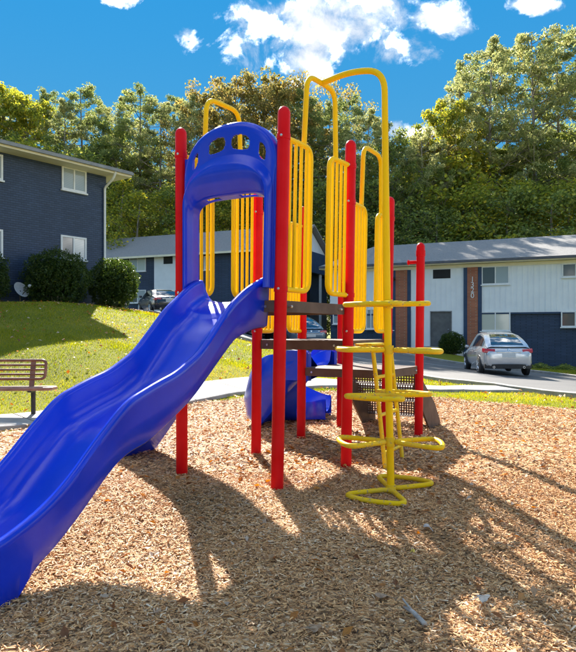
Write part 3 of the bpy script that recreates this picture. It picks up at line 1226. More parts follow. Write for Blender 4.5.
def slide():
    m = MB()
    rings = []
    for q in range(121):
        t = -0.05 + 2.93 * q / 120
        zr = interp_s(RIM, t)
        zb = interp_s(BOT, t)
        depth = 0.20 + 0.03 * float(ss(0.3, 0.9, t)) - 0.09 * float(ss(1.9, 2.5, t))
        if t < 0.25:
            depth = min(depth, max(0.19, zr - 1.555))
        bed = zr - depth
        fl = 0.012 + 0.03 * float(1 - ss(0.0, 0.35, t))
        H = 0.335 + fl
        half = [(H - 0.045, zb), (H - 0.022, zb + 0.02), (H - 0.006, (zb + zr) / 2), (H, zr - 0.05), (H + 0.006, zr - 0.022), (H - 0.003, zr - 0.004), (H - 0.022, zr + 0.004), (H - 0.045, zr - 0.004), (H - 0.062, zr - 0.03),
                (H - 0.082, zr - depth * 0.5), (H - 0.115, bed + 0.045), (H - 0.16, bed + 0.012), (0.10, bed)]
        ring = [(-c, z) for c, z in half] + [(c, z) for c, z in reversed(half)]
        rings.append([SL(c, t, z) for c, z in ring])
    m.loft(rings, False)
    o = m.build('wave_slide', M['blue'], play, True, 50)
    sol = o.modifiers.new('thick', 'SOLIDIFY')
    sol.thickness = 0.006
    sol.offset = 0


slide()


# small curved slide off the lowest deck
def curved_slide():
    E0 = S(0, 2.5, 0)
    h0 = -U2
    right = V2
    R = 0.62
    straight = 0.34
    L = straight + R * math.radians(160)
    m = MB()
    rings = []
    NQ = 70
    for q in range(NQ + 1):
        s = L * q / NQ
        if s < straight:
            p = E0 + h0 * s
            hd = h0
        else:
            a = (s - straight) / R
            cen = E0 + h0 * straight + right * R
            hd = h0 * math.cos(a) + right * math.sin(a)
            p = cen - right * R * math.cos(a) + h0 * R * math.sin(a)
        out = Vector((-hd.y, hd.x, 0))     # left of heading = outer side
        k = q / NQ
        bed = 0.87 - 0.70 * float(ss(0.02, 0.62, k)) - 0.03 * k
        bulge = float(ss(0.08, 0.30, k)) * float(1 - ss(0.80, 1, k))
        ow = 0.19 + 0.20 * bulge
        iw = 0.19 - 0.04 * bulge
        skirt = max(0.0, bed - 0.16 - 0.22 * bulge)
        prof = [(-0.27, bed - 0.10), (-0.285, bed + iw - 0.03), (-0.27, bed + iw), (-0.25, bed + iw - 0.02), (-0.215, bed + 0.05), (-0.15, bed), (0.12, bed + 0.01), (0.22, bed + 0.08), (0.30 + 0.03 * bulge, bed + ow - 0.04), (0.325 + 0.03 * bulge, bed + ow), (0.35 + 0.03 * bulge, bed + ow - 0.03),
                (0.375 + 0.07 * bulge, bed + 0.10), (0.36 + 0.05 * bulge, (skirt + bed) / 2), (0.27, skirt), (0.0, max(0.0, bed - 0.12))]
        rings.append([Vector((p.x, p.y, 0)) + out * c + Vector((0, 0, z)) for c, z in prof])
    m.loft(rings, True)
    o = m.build('curved_slide', M['blue'], play, True, 50)
    # entry wings beside the deck
    for sg in (-1, 1):
        w = MB()
        c = E0 + V2 * (sg * 0.34)
        q = [(-0.02, 0.70), (0.30, 0.70), (0.33, 0.74), (0.33, 1.02), (0.29, 1.065), (0.02, 1.065), (-0.02, 1.03)]
        vs = []
        for dd in (-0.035, 0.035):
            for (a, z) in q:
                p = c - U2 * a + V2 * dd
                vs.append((p.x, p.y, z))
        n = len(q)
        w.add(vs, [tuple(range(n)), tuple(range(2 * n - 1, n - 1, -1))] + [(x, (x + 1) % n, n + (x + 1) % n, n + x) for x in range(n)])
        w.build('entry_wing', M['blue'], o)


curved_slide()

# blue moulded climbing ramp from the side of the top deck


def ramp():
    m = MB()
    rings = []
    for q in range(41):
        k = q / 40
        c0 = S(0, 0.5, 0)
        out = 0.0 + 1.36 * k + 0.05 * math.sin(PI * k)
        z = 1.54 * (1 - k) - 0.12 * k - 0.10 * math.sin(PI * k)
        prof = [(-0.27, -0.12), (-0.28, 0.10), (-0.26, 0.135), (-0.23, 0.12), (-0.20, 0.02), (-0.1, 0.0), (0.1, 0.0), (0.20, 0.02), (0.23, 0.12), (0.26, 0.135), (0.28, 0.10), (0.27, -0.12)]
        rings.append([Vector((c0.x, c0.y, 0)) - U2 * (out + 0.45 * h) + V2 * w + Vector((0, 0, z + h * 0.6)) for w, h in prof])
    m.loft(rings, True, True)
    m.build('climbing_ramp', M['blue'], play, True, 50)


ramp()

# steps at the far end of the lowest deck: perforated treads and risers


def steps():
    m0 = MB()
    for i in (0.06, 0.94):
        q = []
        pts = [(0.02, 0.84), (0.36, 0.60), (0.72, 0.34), (0.95, 0.06), (0.95, -0.2), (0.75, -0.2), (0.5, 0.05), (0.02, 0.55)]
        for di in (-0.012, 0.012):
            for (j, z) in pts:
                q.append(S(i + di, 3 + j, z))
        n = len(pts)
        m0.add(q, [tuple(range(n)), tuple(range(2 * n - 1, n - 1, -1))] + [(x, (x + 1) % n, n + (x + 1) % n, n + x) for x in range(n)])
    st = m0.build('steps', M['deck'], play)

    def lattice(a, b, c, d, nx, ny):
        mm = MB()
        a, b, c, d = [Vector(p) for p in (a, b, c, d)]

        def at(u, v):
            return a * (1 - u) * (1 - v) + b * u * (1 - v) + c * u * v + d * (1 - u) * v
        nrm = (b - a).cross(d - a).normalized() * 0.004
        for x in range(nx + 1):
            u0 = max(0, (x - 0.22) / nx)
            u1 = min(1, (x + 0.22) / nx)
            p = [at(u0, 0), at(u1, 0), at(u1, 1), at(u0, 1)]
            mm.hexa([k - nrm for k in p] + [k + nrm for k in p])
        for y in range(ny + 1):
            v0 = max(0, (y - 0.22) / ny)
            v1 = min(1, (y + 0.22) / ny)
            p = [at(0, v0), at(1, v0), at(1, v1), at(0, v1)]
            mm.hexa([k - nrm * 0.8 for k in p] + [k + nrm * 0.8 for k in p])
        return mm
    for (j, z, zl) in ((0.04, 0.62, 0.87), (0.36, 0.37, 0.62), (0.68, 0.13, 0.37)):
        t = lattice(S(0.07, 3 + j, z), S(0.93, 3 + j, z), S(0.93, 3 + j + 0.30, z), S(0.07, 3 + j + 0.30, z), 26, 8)
        tr = t.build('tread', M['deck'], st)
        r = lattice(S(0.07, 3 + j + 0.004, z + 0.01), S(0.93, 3 + j + 0.004, z + 0.01), S(0.93, 3 + j + 0.004, zl - 0.03), S(0.07, 3 + j + 0.004, zl - 0.03), 26, 6)
        r.build('riser', M['deck'], st)


steps()
# handle stub and ring on the short post
hb = MB()
hb.tube([S(1, 3, 2.17), S(1, 3, 2.17) - U2 * 0.15], 0.022, 12)
hb.lathe([(0.03, 0), (0.034, 0.012), (0.02, 0.02)], S(1, 3, 2.17) - U2 * 0.15, 12, -U2)
hb.build('handle_stub', M['red'], play, True, 40)
cl = MB()
cl.tube([S(1, 3, 2.24), S(1, 3, 2.31)], R_POST + 0.006, 20)
cl.build('clamp', M['red'], play, True, 40)

# ring climber: pole bent overhead to the hand loop, looped footholds
PB = Vector((0.83, 5.13, 0))
PT = Vector((0.783, 5.16, 3.42))
arch_mid = S(1, 0.51, DECK_Z[0] + 1.95)
m = MB()
pole_path = fillet([PB + Vector((0, 0, -0.3)), PB, PB.lerp(PT, 0.5) + Vector((-0.008, 0, 0)), PT, (PT + arch_mid) / 2 + Vector((0, 0, 0.05)), arch_mid], 0.20, 10)
m.tube(pole_path, [0.030 if p.z < 3.0 else 0.0255 for p in pole_path], 16)
climber = m.build('ring_climber', M['yellow'], play, True, 50)
for k, z in enumerate((0.035, 0.415, 0.79, 1.155, 1.525)):
    base = PB.lerp(PT, z / 3.42)
    for half in (0, 1):
        if k % 2 == 0:
            ax = math.radians(238 + 180 * half)
            sp, R1 = math.radians(40), 0.43
        else:
            ax = math.radians(186 + 168 * half)
            sp, R1 = math.radians(33), 0.45
        pts = [(0.0, 0.0)]
        tip1 = (R1 * math.cos(ax - sp), R1 * math.sin(ax - sp))
        tipm = (R1 * 0.93 * math.cos(ax), R1 * 0.93 * math.sin(ax))
        tip2 = (R1 * math.cos(ax + sp), R1 * math.sin(ax + sp))
        tilt = (0.012 if k in (0, 4) else -0.008) * (1 if half else -1)
        loop = [Vector((base.x + x, base.y + y, z + tilt * (1 if (x or y) else 0))) for x, y in (pts[0], tip1, tipm, tip2)]
        mm = MB()
        mm.tube(fillet_closed(loop, 0.12, 6), 0.0205, 12, True)
        mm.build('foothold_loop', M['yellow_worn'], climber, True, 50)
    cc = MB()
    cc.tube([base + Vector((0, 0, -0.035)), base + Vector((0, 0, 0.035))], 0.04, 14)
    cc.build('collar', M['yellow_worn'], climber, True, 40)

# little ladder from the middle deck


def ladder():
    m = MB()
    rails = []
    for jj in (1.14, 1.60):
        top = S(1, jj + 0.02, DECK_Z[1] - 0.05)
        out = top + U2 * 0.19 + Vector((0, 0, -0.01))
        g = S(1, jj - 0.02, 0)
        bot = Vector((g.x, g.y, -0.2)) + U2 * 0.38
        path = fillet([top, out, bot], 0.07, 6)
        m.tube(path, 0.021, 12)
        rails.append((out, bot))
    o = m.build('ladder', M['yellow_worn'], play, True, 50)
    (a0, a1), (b0, b1) = rails
    for z in (1.11, 0.86, 0.50, 0.14):
        ta = (a0.z - z) / (a0.z - a1.z)
        pa, pb = a0.lerp(a1, ta), b0.lerp(b1, ta)
        r = MB()
        r.tube([pa, pb], 0.018, 10)
        r.build('rung', M['yellow_worn'], o, True, 50)
    st = MB()
    p = [S(1, 1.16, DECK_Z[1] - 0.05), S(1, 1.62, DECK_Z[1] - 0.05)]
    q = [p[0] + U2 * 0.18, p[1] + U2 * 0.18]
    st.hexa([p[0], q[0], q[1], p[1]] + [v + Vector((0, 0, 0.02)) for v in (p[0], q[0], q[1], p[1])])
    st.build('top_step', M['yellow_worn'], o)


ladder()

# ------------------------------------------------------------------ bench


def bench():
    X1 = -3.52
    W = 1.85
    yb = 9.60
    g = tz(-3.8, 9.55)
    root = thing('park_bench', 'maroon metal mesh park bench on a pedestal by the path', 'bench', (X1 - W / 2, yb, g))
    R = Matrix.Rotation(math.radians(4), 3, 'Z')

    def T(x, y, z):
        v = R @ Vector((x, y, z))
        return Vector((X1 + v.x, yb + v.y, g + v.z))
    m = MB()
    rect = [(-W, -0.26, 0.45), (0, -0.26, 0.45), (0, 0.12, 0.44), (-W, 0.12, 0.44)]
    m.tube(fillet_closed([T(*p) for p in rect], 0.08, 6), 0.026, 10, True)
    seat = m.build('seat', M['bench_seat'], root, True, 50)
    mesh = MB()
    for k in range(12):
        y = -0.245 + 0.35 * k / 11
        mesh.tube([T(-W + 0.01, y, 0.448), T(-0.01, y, 0.448)], 0.010, 6)
    for k in range(46):
        x = -W + 0.02 + (W - 0.04) * k / 45
        mesh.tube([T(x, -0.25, 0.446), T(x, 0.11, 0.438)], 0.0055, 6)
    mesh.build('seat_mesh', M['bench_seat'], seat)
    m = MB()
    bx0, bx1 = -W + 0.15, -0.19
    rect = [(bx0, 0.15, 0.57), (bx1, 0.15, 0.57), (bx1, 0.22, 0.85), (bx0, 0.22, 0.85)]
    m.tube(fillet_closed([T(*p) for p in rect], 0.07, 6), 0.022, 10, True)
    back = m.build('backrest', M['bench'], root, True, 50)
    for q in range(3):
        k = (q + 1) / 4
        b = MB()
        b.tube([T(bx0, 0.15 + 0.07 * k, 0.57 + 0.28 * k), T(bx1, 0.15 + 0.07 * k, 0.57 + 0.28 * k)], 0.017, 8)
        b.build('bar', M['bench'], back, True, 50)
    for xx in (-0.38, -W + 0.38):
        b = MB()
        b.box(T(xx, 0.165, 0.63), (0.075, 0.014, 0.50), R @ Matrix.Rotation(math.radians(-14), 3, 'X'))
        b.build('bracket', M['bench'], root)
        p = MB()
        p.tube([T(xx + 0.08, -0.05, -0.2), T(xx + 0.08, -0.05, 0.40)], 0.034, 14)
        p.build('leg', M['metal_dark'], root, True, 50)
        a = MB()
        a.box(T(xx + 0.08, -0.06, 0.412), (0.06, 0.34, 0.03), R)
        a.build('seat_bracket', M['metal_dark'], root)


bench()

# ------------------------------------------------------------------ buildings


class Face:
    """a wall plane: origin at ground-left, direction d (unit, to the right seen from outside), outward normal n"""

    def __init__(s, o, d, z0):
        s.o = Vector((o[0], o[1], 0))
        s.d = Vector((d[0], d[1], 0)).normalized()
        s.n = Vector((s.d.y, -s.d.x, 0))
        s.z0 = z0

    def p(s, a, z, out=0.0):
        q = s.o + s.d * a + s.n * out
        return Vector((q.x, q.y, z))

    def slab(s, m, a0, a1, z0, z1, o0, o1):
        m.hexa([s.p(a0, z0, o1), s.p(a1, z0, o1), s.p(a1, z0, o0), s.p(a0, z0, o0), s.p(a0, z1, o1), s.p(a1, z1, o1), s.p(a1, z1, o0), s.p(a0, z1, o0)])
        return m


def window(F, root, a0, a1, z0, z1, pane='pane', pane2=None, frame='white', fw=0.07, split=True):
    m = MB()
    F.slab(m, a0, a0 + fw, z0, z1, -0.05, 0.045)
    F.slab(m, a1 - fw, a1, z0, z1, -0.05, 0.045)
    F.slab(m, a0 + fw, a1 - fw, z1 - fw, z1, -0.05, 0.043)
    F.slab(m, a0 + fw, a1 - fw, z0, z0 + fw, -0.05, 0.043)
    mid = (a0 + a1) / 2
    if split:
        F.slab(m, mid - fw * 0.45, mid + fw * 0.45, z0 + fw, z1 - fw, -0.05, 0.040)
    w = m.build('window', M[frame], root)
    s = MB()
    F.slab(s, a0 - 0.04, a1 + 0.04, z0 - 0.06, z0 - 0.002, -0.02, 0.09)
    s.build('sill', M[frame], w)
    spans = ((a0 + fw, mid - fw * 0.45, pane), (mid + fw * 0.45, a1 - fw, pane2 or pane)) if split else ((a0 + fw, a1 - fw, pane),)
    for (x0, x1, pm) in spans:
        g = MB()
        F.slab(g, x0, x1, z0 + fw, z1 - fw, -0.03, 0.012)
        g.build('pane', M[pm], w)
    return w


def prism(m, pts_bottom, z0, z1):
    n = len(pts_bottom)
    vs = [(p[0], p[1], z0) for p in pts_bottom] + [(p[0], p[1], z1) for p in pts_bottom]
    m.add(vs, [tuple(range(n - 1, -1, -1)), tuple(range(n, 2 * n))] + [(k, (k + 1) % n, n + (k + 1) % n, n + k) for k in range(n)])
    return m


def roof_hip(m, F, a0, a1, depth, ov, z, rise, thick=0.06, hip=None):
    """low hipped roof; front eave along F, depth behind it"""
    h = depth / 2 + ov if hip is None else hip
    A = [F.p(a0 - ov, z, ov), F.p(a1 + ov, z, ov), F.p(a1 + ov, z, -depth - ov), F.p(a0 - ov, z, -depth - ov)]
    r1, r2 = F.p(a0 - ov + h, z + rise, -depth / 2), F.p(a1 + ov - h, z + rise, -depth / 2)
    up = Vector((0, 0, thick))
    vs = [p for p in A] + [p + up for p in A] + [r1 + up, r2 + up]
    m.add(vs, [(3, 2, 1, 0), (0, 1, 5, 4), (1, 2, 6, 5), (2, 3, 7, 6), (3, 0, 4, 7), (4, 5, 9, 8), (6, 7, 8, 9), (5, 6, 9), (7, 4, 8)])
    return m


# --- navy brick building on the left: face runs back to the right
def left_building():
    d = Vector((0.60, 0.80, 0))
    corner = Vector((-7.72, 27.0, 0))
    Lw = 22.0
    o = corner - d * Lw
    F = Face(o, d, 2.5)
    zt = 7.84
    root = thing('apartment_building', 'navy painted brick apartment block with white windows behind clipped shrubs', 'building', (corner.x, corner.y, 2.4))
    depth = 10.0
    m = MB()
    prism(m, [F.p(0, 0), F.p(Lw, 0), F.p(Lw, 0, -depth), F.p(0, 0, -depth)], 0.5, zt)
    m.build('wall', M['navy_brick'], root)

    def W(px0, px1, y0, y1, **k):
        def a_of(px):
            q = (px - 288) / F_PX
            # o + d a : x = q*y
            return (q * F.o.y - F.o.x) / (F.d.x - q * F.d.y)
        A0, A1 = a_of(px0), a_of(px1)
        yy = F.o.y + F.d.y * (A0 + A1) / 2
        z1 = CAM_H + (Y_HOR - y0) * yy / F_PX
        z0 = CAM_H + (Y_HOR - y1) * yy / F_PX
        return window(F, root, A0, A1, z0, z1, **k)
    W(61.5, 86, 168.5, 191.5, pane='pane', pane2='pane')
    W(60.5, 86, 236.5, 259.5, pane='pane_dark', pane2='pane')
    W(-26, 2.5, 152, 178, pane='pane', pane2='pane')
    W(-26, 2.5, 228, 256, pane='pane', pane2='pane')
    ov = 0.75
    s = MB()
    prism(s, [F.p(-ov, 0, ov), F.p(Lw + ov, 0, ov), F.p(Lw + ov, 0, -depth - ov), F.p(-ov, 0, -depth - ov)], zt, zt + 0.05)
    s.build('soffit', M['cream'], root)
    r = MB()
    roof_hip(r, F, 0, Lw, depth, ov + 0.03, zt + 0.18, 1.5)
    r.build('roof', M['shingle'], root)
    f = MB()
    prism(f, [F.p(-ov, 0, ov + 0.012), F.p(Lw + ov, 0, ov + 0.012), F.p(Lw + ov, 0, -depth - ov), F.p(-ov, 0, -depth - ov)], zt + 0.052, zt + 0.178)
    f.build('fascia', M['cream'], root)
    g = MB()
    F.slab(g, -ov, Lw + ov + 0.02, zt + 0.08, zt + 0.185, ov + 0.014, ov + 0.12)
    g.build('gutter', M['fascia'], root)
    dp = MB()
    dp.tube(fillet([F.p(Lw - 0.12, zt + 0.08, ov + 0.05), F.p(Lw - 0.12, zt - 0.18, ov - 0.1), F.p(Lw - 0.12, zt - 0.5, 0.07), F.p(Lw - 0.12, 2.2, 0.07)], 0.12, 4), 0.05, 8)
    dp.build('downspout', M['white'], root, True, 50)
    return F


FL = left_building()


# --- satellite dish in front of that wall
def satellite_dish():
    x, y = -9.75, 23.15
    g = tz(x, y)
    root = thing('satellite_dish', 'grey satellite dish on a short mast between two clipped shrubs', 'satellite dish', (x, y, g))
    m = MB()
    m.tube([(x, y, g - 0.2), (x, y, g + 0.45)], 0.03, 10)
    m.build('mast', M['metal_dark'], root, True, 50)
    ax = Vector((0.75, -0.35, 0.45)).normalized()
    d = MB()
    prof = [(0.02, 0.0), (0.12, 0.012), (0.22, 0.045), (0.30, 0.09), (0.31, 0.085), (0.22, 0.03), (0.1, -0.01)]
    d.lathe(prof, (x, y, g + 0.45), 24, ax)
    d.build('reflector', M['dish'], root, True, 50)
    a = MB()
    e = Vector((x, y, g + 0.45)) + ax * 0.45 + Vector((0.06, 0, -0.05))
    a.tube([Vector((x, y, g + 0.2)), e], 0.014, 8)
    a.build('arm', M['metal_dark'], root)
    f = MB()
    f.lathe([(0.03, -0.05), (0.055, -0.02), (0.055, 0.04), (0.03, 0.06)], e, 12, -ax)
    f.build('feed_horn', M['dish'], root, True, 50)


satellite_dish()


def text_obj(txt, size, loc, xdir, ndir, mat, parent, name='digit', ext=0.01):
    cu = bpy.data.curves.new(name, 'FONT')
    cu.body = txt
    cu.size = size
    cu.extrude = ext
    cu.align_x = 'CENTER'
    o = bpy.data.objects.new(name, cu)
    COL.objects.link(o)
    x, n = Vector(xdir).normalized(), Vector(ndir).normalized()
    z = Vector((0, 0, 1))
    mat4 = Matrix((x, z, n)).transposed().to_4x4()
    mat4.translation = Vector(loc)
    dg = bpy.context.evaluated_depsgraph_get()
    me = bpy.data.meshes.new_from_object(o.evaluated_get(dg))
    bpy.data.objects.remove(o)
    off = wloc(parent)
    me.transform(Matrix.Translation(-off) @ mat4)
    me.materials.clear()
    me.materials.append(mat)
    q = bpy.data.objects.new(name, me)
    COL.objects.link(q)
    q.parent = parent
    return q


# --- two storey white and navy building on the right
def right_building():
    pL, pR = Vector((2.75, 41.65, 0)), Vector((7.0, 39.7, 0))
    d = (Vector((16.1, 35.5, 0)) - pR).normalized()
    F = Face(pL, d, -0.5)
    Lw = 30.0
    depth = 9.5
    zt = 5.28
    root = thing('apartment_building', 'long white sided apartment block with navy ground floor and brick pilasters', 'building', (pR.x, pR.y, -0.6))

    def a_of(px, F=F):
        q = (px - 288) / F_PX
        return (q * F.o.y - F.o.x) / (F.d.x - q * F.d.y)

    def z_of(px, py):
        a = a_of(px)
        yy = F.o.y + F.d.y * a
        return CAM_H + (Y_HOR - py) * yy / F_PX
    zmid = z_of(540, 312)
    core = MB()
    # core body pushed 0.12 behind the cladding
    prism(core, [F.p(0, 0, -0.12), F.p(Lw, 0, -0.12), F.p(Lw, 0, -depth), F.p(0, 0, -depth)], -1.6, zt)
    core.build('wall', M['navy_brick'], root)
    # upper cladding in panels between pilasters; entrance bays are white to the ground
    ent0, ent1 = a_of(408.5), a_of(466)
    br0, br1 = a_of(396), a_of(407.5)
    bq0, bq1 = a_of(467.5), a_of(478)
    e2 = a_of(345)
    door0, door1 = a_of(430), a_of(452)
    zdoor = z_of(441, 311)
    zdb = z_of(441, 346)
    vent0, vent1 = a_of(433), a_of(450.5)
    up = MB()
    F.slab(up, 0, br0 - 0.25, zmid, zt - 0.01, -0.12, 0.0)
    F.slab(up, bq1 + 0.22, Lw, zmid, zt - 0.01, -0.12, 0.0)
    F.slab(up, ent0, door0, -0.3, zt - 0.01, -0.12, 0.0)
    F.slab(up, door1, ent1, -0.3, zt - 0.01, -0.12, 0.0)
    F.slab(up, door0, door1, zdoor, zt - 0.01, -0.12, 0.0)
    cl = up.build('siding', M['siding'], root)
    WIN = [(a_of(p0), a_of(p1), z_of((p0 + p1) / 2, q1), z_of((p0 + p1) / 2, q0)) for p0, p1, q0, q1 in ((481.5, 509.5, 266, 284.5), (562, 590, 263, 277), (433, 450.5, 269.5, 278.5))]
    gro = MB()
    for (x0, x1, z0) in ((0, br0 - 0.3, zmid), (bq1 + 0.25, Lw, zmid), (ent0 + 0.05, ent1, zdoor)):
        x = x0 + 0.1
        while x < x1 - 0.05:
            hit = [w_ for w_ in WIN if w_[0] - 0.08 < x < w_[1] + 0.05]
            zz = [(z0 + 0.02, zt - 0.215)]
            for w_ in hit:
                zz = [(a, b) for s0, s1 in zz for a, b in ((s0, min(s1, w_[2] - 0.08)), (max(s0, w_[3] + 0.03), s1)) if b - a > 0.1]
            for a, b in zz:
                F.slab(gro, x, x + 0.045, a, b, 0.0, 0.022)
            x += 0.305
    gb = gro.build('batten', M['siding'], cl)
    gb['kind'] = 'stuff'
    tr = MB()
    F.slab(tr, 0, br0 - 0.25, zmid - 0.10, zmid - 0.003, -0.12, 0.03)
    F.slab(tr, bq1 + 0.22, Lw, zmid - 0.10, zmid - 0.003, -0.12, 0.03)
    tr.build('trim', M['navy'], root)
    top = MB()
    F.slab(top, 0, Lw, zt - 0.20, zt - 0.012, 0.018, 0.05)
    top.build('frieze', M['cream'], root)
    # brick pilasters with navy edging strips
    for (x0, x1) in ((br0, br1), (bq0, bq1)):
        b = MB()
        F.slab(b, x0, x1, -1.2, zt - 0.21, -0.12, 0.10)
        pb = b.build('pilaster', M['red_brick'], root)
        for (y0, y1) in ((x0 - 0.22, x0 - 0.004), (x1 + 0.004, x1 + 0.22)):
            e = MB()
            F.slab(e, y0, y1, -1.2, zt - 0.215, -0.12, 0.07)
            e.build('edge_strip', M['navy'], pb)
    # entrance: recessed dark doorway with door leaf
    dr = MB()
    F.slab(dr, door0 + 0.06, door1 - 0.06, zdb, zdoor - 0.06, -0.115, -0.06)
    dd = dr.build('door', M['door'], root)
    k = MB()
    k.lathe([(0.03, 0), (0.045, 0.03), (0.02, 0.06)], F.p(door1 - 0.22, zdb + 1.0, -0.06), 10, F.n)
    k.build('handle', M['bolt'], dd, True)
    for (x0, x1, z0, z1) in ((door0, door0 + 0.055, zdb, zdoor), (door1 - 0.055, door1, zdb, zdoor), (door0 + 0.055, door1 - 0.055, zdoor - 0.055, zdoor - 0.002)):
        j = MB()
        F.slab(j, x0, x1, z0, z1, -0.11, 0.015)
        j.build('door_frame', M['fascia'], dd)
    stp = MB()
    F.slab(stp, door0 - 0.3, door1 + 0.3, zdb - 0.8, zdb - 0.02, -0.1, 1.2)
    stp.build('door_step', M['concrete'], root)
    v = MB()
    F.slab(v, vent0, vent1, z_of(441, 278.5), z_of(441, 269.5), -0.02, 0.012)
    vv = v.build('vent', M['dark'], root)
    for q in range(5):
        l = MB()
        zz = z_of(441, 278.5) + 0.06 + q * 0.095
        F.slab(l, vent0 + 0.03, vent1 - 0.03, zz, zz + 0.035, 0.012, 0.03)
        l.build('slat', M['dark'], vv)
    # windows
    def W(px0, px1, y0, y1, **kw):
        mid = (px0 + px1) / 2
        return window(F, root, a_of(px0), a_of(px1), z_of(mid, y1), z_of(mid, y0), **kw)
    W(481.5, 509.5, 266, 284.5, pane='pane_dark', pane2='pane')
    W(480.5, 510.5, 311.5, 331, pane='pane_pale', pane2='pane_pale')
    W(562, 590, 263, 277, pane='pane_dark', pane2='pane')
    W(561, 590, 311, 327, pane='pane_dark', pane2='pane')
    W(366, 376, 309, 329, pane='pane')
    W(333, 343.5, 309, 324, pane='pane', pane2='pane_dark')
    W(383, 394, 310, 330, pane='pane_pale')
    # stacked house number on the second pilaster
    am = (bq0 + bq1) / 2
    for k_, ch in enumerate('1320'):
        zc = z_of(472.5, 281.8 + 5.4 * k_)
        text_obj(ch, 0.44, F.p(am, zc, 0.104), F.d, F.n, M['white'], root)
    # wall lamp by the first pilaster
    lx_ = a_of(391)
    lm = MB()
    lm.tube(fillet([F.p(lx_, z_of(391, 280), 0.02), F.p(lx_, z_of(391, 277), 0.35), F.p(lx_ + 0.25, z_of(391, 276), 0.38)], 0.1, 4), 0.03, 8)
    lm.lathe([(0.10, -0.12), (0.16, 0.0), (0.05, 0.10)], F.p(lx_ + 0.25, z_of(391, 279.5), 0.38), 12)
    lm.build('wall_lamp', M['metal_dark'], root, True, 40)
    # roof
    ov = 0.55
    s = MB()
    prism(s, [F.p(-ov, 0, ov), F.p(Lw + ov, 0, ov), F.p(Lw + ov, 0, -depth - ov), F.p(-ov, 0, -depth - ov)], zt, zt + 0.05)
    s.build('soffit', M['cream'], root)
    f = MB()
    F.slab(f, -ov, Lw + ov, zt + 0.052, zt + 0.20, ov - 0.05, ov + 0.08)
    f.build('gutter', M['gutter_dark'], root)
    r = MB()
    roof_hip(r, F, 0, Lw, depth, ov + 0.02, zt + 0.13, 1.85, hip=2.2)
    r.build('roof', M['shingle'], root)
    return F, a_of, z_of


FR, ra, rz = right_building()


